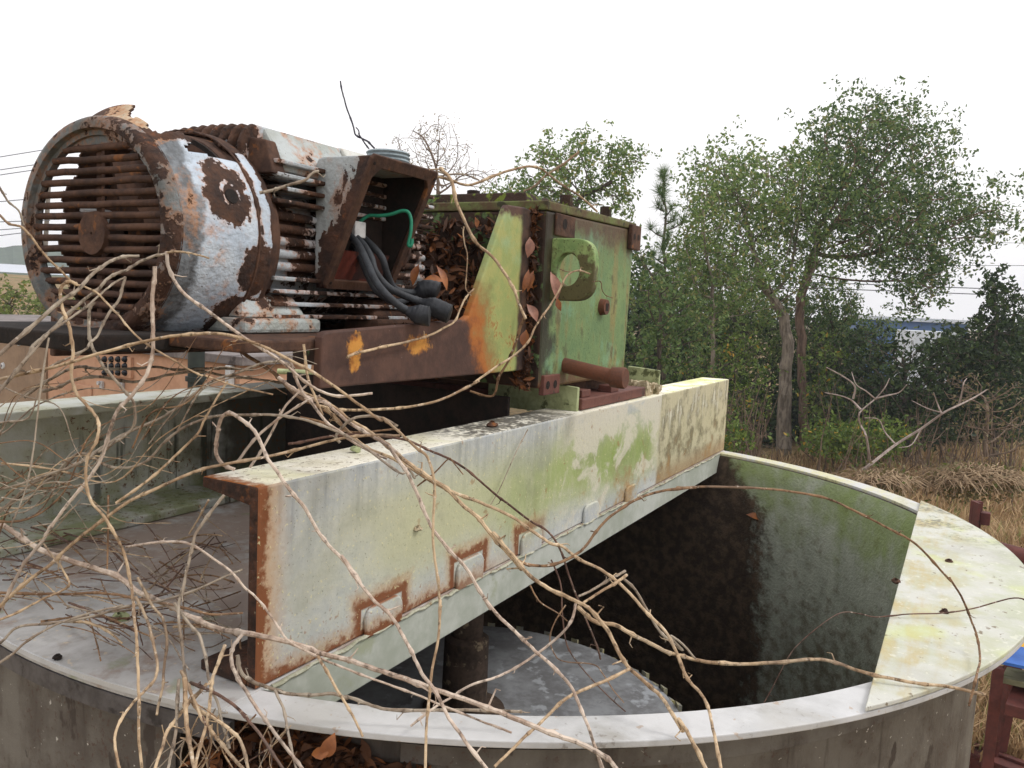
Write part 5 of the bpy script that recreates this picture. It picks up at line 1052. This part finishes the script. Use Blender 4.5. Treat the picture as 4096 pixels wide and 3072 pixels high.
tree("bare_tree", "leafless grey tree with upright fine twigs on the skyline behind the terminal box", [(945, 700, D3), (945, 480, D3), (947, 400, D3)],
     [(930, 340, 80, 85, D3, 3), (880, 340, 50, 60, D3, 2), (990, 350, 50, 60, D3, 2), (945, 280, 50, 40, D3, 2), (1050, 390, 40, 40, D3, 2), (860, 300, 25, 20, D3, 1)], 1500, M_bareleaf, M_deadstem, .45, 6, .5, .013, .16, per=3, spread=.25, lsize=.13, frac=.8)
D4 = 27
def pine(label, x, y0, y1, d, w):
    t = empty("pine_tree", dep(x, y0, d), label, "tree", "trees behind the tank"); A, B = dep(x, y0, d), dep(x+4, y1, d); mb = MB(); lf = MB(); n = 26
    mb.tube([A+(B-A)*k/12+nrs.normal(0, .04, 3) for k in range(13)], [.11-.0075*k for k in range(13)], 6); C = []
    for k in range(n):
        f = .25+.75*k/n; p = A+(B-A)*f; a = rnd.uniform(0, 6.28); L = w*(1.15-f)*rnd.uniform(.5, 1.1); q = p+np.array([math.cos(a)*L, math.sin(a)*L, .45*L]); mb.tube([p, (p+q)/2+np.array([0, 0, -.06*L]), q], [.035, .025, .014], 4); C += [q, q+np.array([0, 0, .1]), (p+q)/2]
    C.append(B); obj("trunk", mb, M_barkd, t, smooth=True); V = []; F = []
    for c in C:
        for k in range(46):
            v = rdir()+np.array([0, 0, .55]); v /= np.linalg.norm(v); s = np.cross(v, rdir()); s /= np.linalg.norm(s)+1e-9; L = rnd.uniform(.25, .5); i = len(V); V += [c-s*.008, c+s*.008, c+v*L]; F.append((i, i+1, i+2))
    lf.v = V; lf.f = F; obj("crown", lf, M_pine, t)
pine("slim young pine with needle tufts just right of the gearbox", 1432, 860, 372, D4, 1.4)
tree("small_tree", "light green slender tree between the pine and the biggest oak", [(1540, 960, 29), (1541, 760, 29), (1538, 620, 29)], [(1520, 470, 55, 95, 29, 1.6), (1550, 620, 90, 80, 29, 1.6), (1620, 640, 60, 60, 29.5, 1.4), (1490, 560, 50, 90, 29, 1.5)], 1100, M_oak2, M_bark, .34, 4, .45, .012, .16, per=24, spread=.26, lsize=.13)
tree("small_tree", "bushy green tree standing close behind the gearbox's right edge", [(1420, 960, 25), (1422, 800, 25), (1425, 700, 25)], [(1420, 640, 75, 90, 25, 1.8), (1400, 760, 80, 80, 25, 1.8), (1480, 720, 70, 90, 25.5, 1.8), (1390, 560, 40, 50, 25, 1)], 1200, M_oak, M_barkd, .32, 4, .42, .012, .14, per=18, spread=.2, lsize=.15)
tree("evergreen_tree", "dark conical evergreen at the right edge", [(2150, 985, 30), (2150, 800, 30), (2150, 640, 30)], [(2148, 640, 40, 70, 30, 1.5), (2155, 740, 85, 80, 30, 2), (2080, 760, 50, 60, 30, 1.5), (2160, 850, 95, 90, 30, 2), (2190, 700, 40, 90, 30.5, 1.6)], 1700, M_dkever, M_barkd, .34, 4, .42, .012, .16, per=18, spread=.22, lsize=.18)
tree("shrub", "dark rounded thicket right of the pale oak trunk, below the blue roof", [(1960, 985, 30), (1958, 900, 30), (1955, 840, 30)], [(1930, 815, 100, 90, 30, 2), (1880, 760, 70, 60, 30.5, 1.6), (1980, 775, 90, 48, 30, 1.6), (2050, 800, 60, 65, 30, 1.6), (1990, 880, 90, 80, 30, 2), (1850, 860, 80, 90, 30.5, 2)], 1900, M_dkever, M_barkd, .34, 4, .42, .012, .12, per=13, spread=.24, lsize=.19, cat="shrub")
tree("shrub", "mid green shrub left of the pale oak trunk behind the beam's far end", [(1570, 985, 29), (1570, 900, 29), (1570, 850, 29)], [(1590, 800, 75, 100, 29, 1.8), (1520, 850, 80, 100, 29, 1.8), (1600, 890, 60, 70, 29.5, 1.6)], 1100, M_under, M_barkd, .32, 4, .42, .011, .1, per=11, spread=.22, lsize=.16, cat="shrub")
tree("shrub", "yellow flecked shrub right of the pale trunk's foot", [(1785, 985, 31), (1787, 920, 31), (1790, 870, 31)], [(1785, 830, 60, 110, 31, 1.6), (1810, 910, 70, 60, 30.5, 1.5), (1770, 910, 35, 60, 31.5, 1.5)], 900, M_under, M_barkd, .32, 4, .42, .011, .1, per=10, spread=.22, lsize=.16, cat="shrub")
tree("shrub", "dry brown twiggy bush at the right edge below the dark evergreen", [(2130, 985, 26), (2130, 930, 26), (2130, 890, 26)], [(2120, 900, 80, 80, 26, 1.6), (2190, 900, 60, 90, 26, 1.6), (2080, 840, 60, 50, 27, 1.4)], 800, M_brushl, M_deadstem, .3, 4, .4, .012, .08, per=3, spread=.2, lsize=.12, cat="shrub")
# far wood behind, one mass
C = blobs([(1420, 880, 160, 110, 36, 3), (1620, 900, 160, 90, 37, 3), (1800, 880, 170, 100, 38, 3), (2000, 900, 160, 80, 38, 3), (2180, 900, 120, 80, 38, 3), (1500, 760, 140, 70, 39, 2), (1290, 720, 200, 200, 40, 3), (1750, 770, 110, 60, 40, 2), (1480, 680, 130, 60, 41, 2), (1640, 690, 120, 50, 42, 2), (1800, 700, 60, 40, 42, 2), (2110, 770, 120, 70, 40, 3), (2200, 760, 60, 80, 40, 3)], 7600)
tag(obj("undergrowth", leaf_mesh(C, 9, .35, .26), M_dkever, org=tuple(C[0])), "dense dark undergrowth filling the gaps behind the oak trunks", "undergrowth", kind='stuff')
C = blobs([(1430, 940, 120, 40, 25, 1.5), (1540, 950, 90, 35, 25, 1.5), (1810, 950, 80, 35, 27, 1.5), (1890, 950, 90, 35, 27, 1.5)], 1000)
tag(obj("undergrowth", leaf_mesh(C, 9, .22, .15), M_under, org=tuple(C[0])), "green and yellow low scrub at the foot of the oaks", "undergrowth", kind='stuff')
mb = MB()
for i in range(220):
    x = rnd.choice((rnd.uniform(1380, 1650), rnd.uniform(1760, 2200))); y = 985; d = rnd.uniform(24, 31); p = dep(x, y, d); p[2] = GZ; h = rnd.uniform(.8, 3.4); l = np.array([rnd.gauss(0, .5), rnd.gauss(0, .5), h]); m = p+l*.5+rdir()*.15; mb.tube([p, m, p+l], [.028, .018, .006], 4)
    for _ in range(3): q = p+l*rnd.uniform(.3, .9); mb.tube([q, q+rdir()*rnd.uniform(.3, .8)+np.array([0, 0, .2])], [.01, .004], 3)
tag(obj("undergrowth", mb, M_deadstem, org=tuple(dep(1700, 985, 27))), "dry grey stems standing among the scrub under the oaks", "undergrowth", kind='stuff')
# bleached fallen branch
bb = empty("fallen_branch", p3('8', 1150, 780, 17), "bleached dead branch sticking up right in front of the dark thicket", "branch"); mb = MB()
def br(pts, r, d=17.0):
    P = crom([p3('8', x, y, d+.25*math.sin(i*1.7+x)) for i, (x, y) in enumerate(pts)], 4); mb.tube(P, [r*(1-.65*i/len(P)) for i in range(len(P))], 5)
br([(1150,790),(1240,725),(1400,600),(1560,500),(1700,400),(1800,350),(1900,300),(1980,250)], .036); br([(1400,600),(1330,520),(1290,440),(1200,430)], .018); br([(1240,725),(1210,540),(1180,480),(1170,400),(1270,310),(1330,240),(1360,180)], .025); br([(1270,310),(1340,290),(1420,270),(1470,220)], .022); br([(1180,380),(1120,320),(1050,290),(950,270)], .024); br([(1130,310),(1140,230),(1070,170),(960,110)], .024); br([(1690,405),(1660,330),(1640,270)], .02); br([(1800,350),(1820,270),(1830,210),(1850,180)], .022); br([(1700,400),(1600,370),(1500,320)], .016); br([(1560,500),(1500,600),(1420,620)], .016); br([(1270,310),(1210,260),(1150,220),(1120,140)], .018)
obj("limbs", mb, M_bleach, bb, smooth=True)
# brush mounds
def mound(label, cx, cy, rx, ry, d, mat, n, lm=None):
    t = empty("brush_heap", dep(cx, cy+ry, d), label, "brush heap", "dry brush heaps"); mb = MB()
    for i in range(n):
        v = rdir(); p = dep(cx+v[0]*rx*.9, cy+abs(v[1])*-ry+ry*.5, d+v[2]*1.0); q = p+rdir()*[.9, .9, .3]*rnd.uniform(.3, .8)+np.array([0, 0, -.12]); mb.tube([p, (p+q)/2+np.array([0, 0, .12]), q], [.015, .012, .006], 3)
    obj("stems", mb, mat, t); C = blobs([(cx, cy+ry*.3, rx, ry*.8, d, 1)], n//2); obj("leaves", leaf_mesh(C, 5, .12, .1), lm or M_brushl, t)
mound("low brown brush heap beside the cover plate's far edge", 1890, 1035, 70, 24, 17, M_drystem, 500)
mound("bigger brown brush heap at the right edge above the dry grass", 2100, 1030, 110, 38, 17.5, M_drystem, 800)
# dry grass
V = []; F = []
def blade(p, h, w):
    a = rnd.uniform(0, 6.28); l = np.array([math.cos(a), math.sin(a), 0]); s = np.array([-l[1], l[0], 0])*w; k = h*rnd.uniform(.2, .8); i = len(V)
    V.extend([p-s, p+s, p+l*k*.35+[0, 0, h*.65]-s*.7, p+l*k*.35+[0, 0, h*.65]+s*.7, p+l*k+[0, 0, h*.95]]); F.extend([(i, i+1, i+3, i+2), (i+2, i+3, i+4)])
for i in range(26000):
    x = rnd.uniform(1480, 2330); y = 985+rnd.random()**1.3*700; p = onz(x, y, GZ)
    if math.hypot(p[0]-TC[0], p[1]-TC[1]) < 2.9 or p[0] > 40: continue
    p[2] = gheight(p[0], p[1]); blade(p, rnd.uniform(.25, .75), rnd.uniform(.008, .016)*(1+p[0]*.03))
mb = MB(); mb.v = V; mb.f = F; tag(obj("dry_grass", mb, M_grass, org=(15, 0, GZ)), "tall straw coloured dry grass between the tank and the oaks", "grass", kind='stuff')
# hedge bushes at left behind the roof
for i, (cx, cy, rx, ry, d, lab) in enumerate(((20, 660, 60, 45, 24, "green bush at the left edge above the tan building's roof"), (110, 665, 55, 40, 26, "green bush beside the utility pole's foot above the roof"), (180, 680, 40, 40, 25, "green bush seen through the fan grille's lower left"))):
    tree("bush", lab, [(cx, 730, d), (cx, 700, d)], [(cx, cy, rx, ry, d, 2)], 500, M_hedge, M_barkd, .3, 4, .4, .012, .08, per=12, spread=.2, lsize=.14, cat="bush", group="bushes at the left")

# ---------------------------------------------------------------- buildings, pole, lines
A0, B0 = dep(0, 735, 14.0), dep(185, 752, 12.6); A0[2] = B0[2] = 0; dv = B0-A0; dv /= np.linalg.norm(dv); nv = np.array([-dv[1], dv[0], 0])
if nv@_F < 0: nv = -nv
def wallpt(x, y, off=0):
    d = _ray(x, y); t = ((A0+nv*off-_O)@nv)/(d@nv); return _O+d*t
def wbox(mb, px0, px1, z0, z1, o0, o1, py=780):
    a, b = wallpt(px0, py), wallpt(px1, py); P = []
    for z in (z0, z1):
        for q, o in ((a, o0), (b, o0), (b, o1), (a, o1)): P.append((q[0]+nv[0]*o, q[1]+nv[1]*o, z))
    return mb.hexa(P)
bd = empty("low_building", (A0[0], A0[1], GZ), "low flat roofed hut with tan and orange walls behind the far beam", "building")
zr = wallpt(60, 728)[2]
w1 = obj("wall", wbox(MB(), -260, 99, GZ, zr, .0, 4), M_tan, bd); w1['label'] = "tan left wall"
zr2 = wallpt(180, 748)[2]
w2 = obj("wall", wbox(MB(), 99.3, 514, GZ, zr2, .03, 4), M_orange, bd); w2['label'] = "orange right wall"
obj("roof_slab", wbox(MB(), -280, 99, zr+.002, zr+.11, -.07, 3.4), M_slab, bd, bevel=.01)
obj("roof_slab", wbox(MB(), 99.5, 530, zr2+.002, zr2+.12, -.05, 3.4), M_slab, bd, bevel=.01)
obj("roof_sheet", wbox(MB(), 80, 184, zr2+.123, zr2+.135, -.1, 2), M_palero, bd)
obj("downpipe", wbox(MB(), 494, 505, GZ, zr2-.01, -.06, .02), M_white, bd, bevel=.01)
f = obj("hatch", wbox(MB(), 154, 196, wallpt(170, 900)[2], wallpt(170, 830)[2], .0, .029), M_orange, bd, bevel=.01)
for px in (208, 252):
    q = wallpt(px+9, 827); obj("wall_latch", MB().cyl(q-nv*.05, q+nv*.05, .03, 10).box(tuple(q-[.02, .06, .09]), tuple(q+[.02, .0, .02])), M_tagm, bd)
for (px, py) in ((42, 740), (7, 790)):
    q = wallpt(px, py); obj("wall_fitting", MB().lathe([(0, .01), (0, .06), (.02, .055), (.03, .02)], (0, 0, 0), 'z', 14), M_tagm, bd); o = bpy.context.scene.collection.objects[-1]
    o.rotation_euler = Vector(tuple(-nv)).to_track_quat('Z', 'Y').to_euler(); o.location = Vector(tuple((q-nv*.0)*S))-_wl(bd)
    for v in o.data.vertices: v.co += _wl(bd)
pn = empty("knob_panel", wallpt(250, 790), "square panel with twelve shiny black knobs on the orange wall", "panel")
obj("panel_plate", wbox(MB(), 220, 285, wallpt(250, 812)[2], wallpt(250, 768)[2], -.02, .029), M_orange, pn)
for r in range(3):
    for c in range(4):
        q = wallpt(230+c*14.5, 776+r*14.5); obj("knob", MB().lathe([(-.05, .001), (-.045, .03), (-.02, .046), (0, .05), (.02, .05)], (0, 0, 0), 'z', 14), M_gloss, pn, smooth=True); o = COL.objects[-1]
        o.rotation_euler = Vector(tuple(nv)).to_track_quat('Z', 'Y').to_euler(); o.location = Vector(tuple((q-nv*.02)*S))-_wl(pn)
        for v in o.data.vertices: v.co += _wl(pn)
q = wallpt(424, 790, -.4); vp = empty("standing_pipe", (q[0], q[1], GZ), "dark green upright pipe with a collar in front of the orange wall", "pipe")
obj("pipe", MB().cyl((q[0], q[1], GZ), (q[0], q[1], q[2]+.4), .105, 24), M_dkpipe, vp, smooth=True)
cz = wallpt(424, 818, -.4)[2]; obj("collar", MB().lathe([(-.03, .106), (-.03, .135), (.03, .135), (.03, .106)], (q[0], q[1], cz), 'z', 24), M_dkpipe, vp, smooth=True)
a, b = dep(517, 800, 12.5), dep(760, 800, 14.5); cw = empty("concrete_wall", ((a[0]+b[0])/2, (a[1]+b[1])/2, GZ), "mossy low concrete wall seen under the motor platform", "wall"); zt_ = dep(600, 752, 13)[2]
dd = (b-a); dd[2] = 0; dd /= np.linalg.norm(dd); nn = np.array([-dd[1], dd[0], 0]); nn = nn if nn@_F > 0 else -nn
obj("wall", MB().hexa([(p[0], p[1], z) for z in (GZ, zt_) for p in (a, b, b+nn*.4, a+nn*.4)]), M_concr, cw, bevel=.02)
hs = empty("white_hoop", dep(690, 800, 10), "white hoop half hidden behind the rust plate's left edge", "hoop"); P = [dep(690+24*math.cos(t), 803+36*math.sin(t), 10) for t in [2*math.pi*i/32 for i in range(33)]]; obj("ring", MB().tube(P, .03, 8), M_white, hs, smooth=True)
obj("support_post", MB().cyl(dep(690, 839, 10), np.array([*dep(690, 839, 10)[:2], GZ]), .03, 10), M_white, hs)
obj("crossbar", MB().cyl(dep(600, 802, 10), dep(690, 806, 10), .035, 10), M_clip, hs, smooth=True)
# utility pole and lines at left
pp = dep(89, 700, 60); ptop = dep(109, 330, 60); pole = empty("utility_pole", (pp[0], pp[1], GZ), "leaning timber utility pole seen through the fan grille", "pole")
obj("mast", MB().tube([np.array([*(pp+(pp-ptop)*.28)[:2], GZ]), pp, ptop], [.19, .18, .14], 12), M_pole, pole, smooth=True)
def line(label, a, b, d0, d1, r=.028, sag=.0):
    A, B = dep(*a, d0), dep(*b, d1); P = [A+(B-A)*k/20+np.array([0, 0, -sag*math.sin(math.pi*k/20)]) for k in range(21)]; tag(obj("power_line", MB().tube(P, r, 5), M_cable, org=tuple(P[10])), label, "power line", "overhead lines")
LL = (("topmost faint line at the left edge sloping up to the fan cover", 338, 327), ("second line from the top at the left edge", 366, 356), ("third line down at the left edge, close under the second", 377, 367), ("line at the left edge level with the upper grille", 435, 429), ("line at the left edge just above the middle grille bars", 479, 477), ("line at the left edge beside the grille's hub height", 496, 491), ("lowest line at the left edge running into the grille", 508, 500))
for i, (lab, y0, y1) in enumerate(LL): line(lab, (-300, y0+(y0-y1)*4.5), (108, y1-(y0-y1)*.5), 48, 60, .03)
RL = (("upper of the two thick lines right of the tallest oak", 600, 629, .035), ("lower of the two thick lines right of the tallest oak", 612, 642, .035), ("thin line under the tallest oak's drooping right limb", 573, 566, .02), ("faint line crossing the sky at the right edge above the evergreen", 515, 521, .016), ("faint line through the oak's right outer limb", 470, 476, .016))
for lab, y0, y1, r in RL: line(lab, (1480, y0), (2500, y1+8), 58, 58, r)
# far blue building
fbq = empty("warehouse", dep(1960, 720, 62), "distant blue sided warehouse with pale roof behind the oaks", "building")
a, b = dep(1860, 716, 66), dep(2090, 720, 64); dd = b-a; dd[2] = 0; dd /= np.linalg.norm(dd); nn = np.array([-dd[1], dd[0], 0]); nn = nn if nn@_F > 0 else -nn
zt_ = dep(1960, 694, 64)[2]; zb_ = GZ
obj("wall", MB().hexa([(p[0], p[1], z) for z in (zb_, zt_) for p in (a, b, b+nn*9, a+nn*9)]), M_bluewall, fbq)
obj("roof", MB().hexa([(p[0], p[1], z) for z, o in ((zt_+.002, 0), (zt_+.3, 0)) for p in (a-nn*.4, b-nn*.4, b+nn*9, a+nn*9)]), M_palero, fbq)
lean = [dep(1960, 712, 57), dep(2080, 718, 57)]
obj("lean_to", MB().hexa([(p[0], p[1], z) for z in (zb_, dep(2010, 716, 57)[2]) for p in (lean[0], lean[1], lean[1]+nn*4, lean[0]+nn*4)]), M_palero, fbq)
# ---------------------------------------------------------------- scrap steel at the right
def upright(px0, px1, pyt, d, mat, label, lean_=0, hook=False):
    a, b = dep(px0, pyt, d), dep(px1, pyt, d); w = np.linalg.norm(b-a); s = (b-a)/w; s[2] = 0; n_ = np.array([-s[1], s[0], 0]); t = empty("steel_post", (a[0], a[1], GZ), label, "post", "rusty posts at the right")
    top = a[2]; L = s*lean_
    obj("post", MB().hexa([tuple(np.array([p[0], p[1], GZ])) for p in (a, b, b+n_*.06, a+n_*.06)]+[tuple(np.array([p[0], p[1], top])+L) for p in (a, b, b+n_*.06, a+n_*.06)]), mat, t, bevel=.006)
    obj("side_web", MB().hexa([tuple(np.array([p[0], p[1], GZ])) for p in (a-n_*.1, a+s*.03-n_*.1, a+s*.03-n_*.002, a-n_*.002)]+[tuple(np.array([p[0], p[1], top])+L) for p in (a-n_*.1, a+s*.03-n_*.1, a+s*.03-n_*.002, a-n_*.002)]), mat, t)
    if hook: obj("bracket", MB().box(tuple(b+[-.06, -.08, -.26]), tuple(b+[.06, .02, -.12])), mat, t, bevel=.008)
upright(2103, 2125, 1083, 9.2, M_maroon, "rusty maroon post with a hook bracket standing beyond the cover plate", 0, True)
upright(2204, 2240, 1020, 9.5, M_maroon, "leaning maroon post cut by the right edge", .25)
hb = empty("steel_pipe", dep(2180, 1215, 8.6), "maroon pipe lying level behind the cover plate's outer edge", "pipe"); p0, p1 = dep(2080, 1170, 9.0), dep(2420, 1262, 8.2)
obj("pipe", MB().cyl(p0, p1, .105, 20), M_maroon, hb, smooth=True)
for f_ in (.15, .9): q = p0+(p1-p0)*f_; obj("pipe_leg", MB().cyl((q[0], q[1], GZ), (q[0], q[1], q[2]-.1), .05, 12), M_maroon, hb)
st = empty("steel_stand", dep(2155, 1520, 8.4)*[1, 1, 0]+np.array([0, 0, GZ]), "maroon steel stand under the blue sheet at the lower right edge", "stand")
q = dep(2157, 1440, 8.2); obj("leg", MB().box((q[0]-.05, q[1]-.05, GZ), (q[0]+.05, q[1]+.05, q[2])), M_maroon, st, bevel=.006)
q2 = dep(2300, 1500, 8.0); obj("leg", MB().box((q2[0]-.05, q2[1]-.05, GZ), (q2[0]+.05, q2[1]+.05, q2[2])), M_maroon, st, bevel=.006)
P = [dep(2163, 1463, 8.2), dep(2330, 1500, 7.9), dep(2330, 1470, 8.6), dep(2175, 1440, 8.7)]; obj("top_rail", MB().prism(P, (0, 0, -.06)), M_concr, st, bevel=.006)
P = [dep(2172, 1520, 8.0), dep(2330, 1560, 7.8), dep(2330, 1490, 8.3), dep(2190, 1474, 8.4)]; obj("shelf", MB().prism(P, (0, 0, -.12)), M_maroon, st, bevel=.008)
P = [dep(2160, 1449, 8.15), dep(2340, 1488, 7.85), dep(2340, 1440, 8.6), dep(2180, 1412, 8.75)]; tag(obj("metal_sheet", MB().prism([tuple(np.array(p)+[0, 0, .07]) for p in P], (0, 0, .03)), M_blue, org=tuple(P[0])), "bright blue ribbed metal sheet lying on the maroon stand", "sheet")
P = [dep(2196, 1396, 9.3), dep(2360, 1430, 9.0), dep(2360, 1395, 9.3), dep(2200, 1366, 9.6)]; yb = empty("yellow_beam", P[0], "yellow painted steel beam at the right edge above the blue sheet", "beam")
obj("flange", MB().prism(P, (0, 0, -.1)), M_yellow, yb, bevel=.006); obj("support", MB().box((P[1][0]-.06, P[1][1]-.06, GZ), (P[1][0]+.06, P[1][1]+.06, P[1][2]-.102)), M_maroon, yb)
cb = empty("scrap_channel", onz(2160, 1660, GZ+.3), "long maroon channel beam lying in the grass at the bottom right corner", "beam")
q = [onz(2060, 1585, GZ+.35), onz(2420, 1720, GZ+.35)]; s = q[1]-q[0]; s /= np.linalg.norm(s); n_ = np.array([s[1], -s[0], 0]); n_ = n_ if n_@_F < 0 else -n_
for nm, o0, o1, z0, z1 in (("top_flange", 0, .34, .30, .35), ("web", .3, .34, .0, .299), ("rib", .1, .16, .351, .385)):
    obj(nm, MB().hexa([(p[0]+n_[0]*o, p[1]+n_[1]*o, GZ+z) for z in (z0, z1) for p, o in ((q[0], o0), (q[1], o0), (q[1], o1), (q[0], o1))]), M_maroon, cb, bevel=.006)

# ---------------------------------------------------------------- damp air
if HAZE:
    mb = MB().box((-60, -420, -9), (640, 640, 30))
    me = bpy.data.meshes.new("haze"); o = bpy.data.objects.new("haze", me); me.from_pydata([tuple(c*S for c in v) for v in mb.v], [], mb.f); COL.objects.link(o); o['kind'] = 'stuff'
    m = bpy.data.materials.new("damp_air"); m.use_nodes = True; t = m.node_tree; t.nodes.clear(); on = t.nodes.new("ShaderNodeOutputMaterial"); pv = t.nodes.new("ShaderNodeVolumePrincipled")
    pv.inputs['Color'].default_value = (.86, .9, 1, 1); pv.inputs['Density'].default_value = .0011; t.links.new(pv.outputs[0], on.inputs['Volume']); me.materials.append(m)
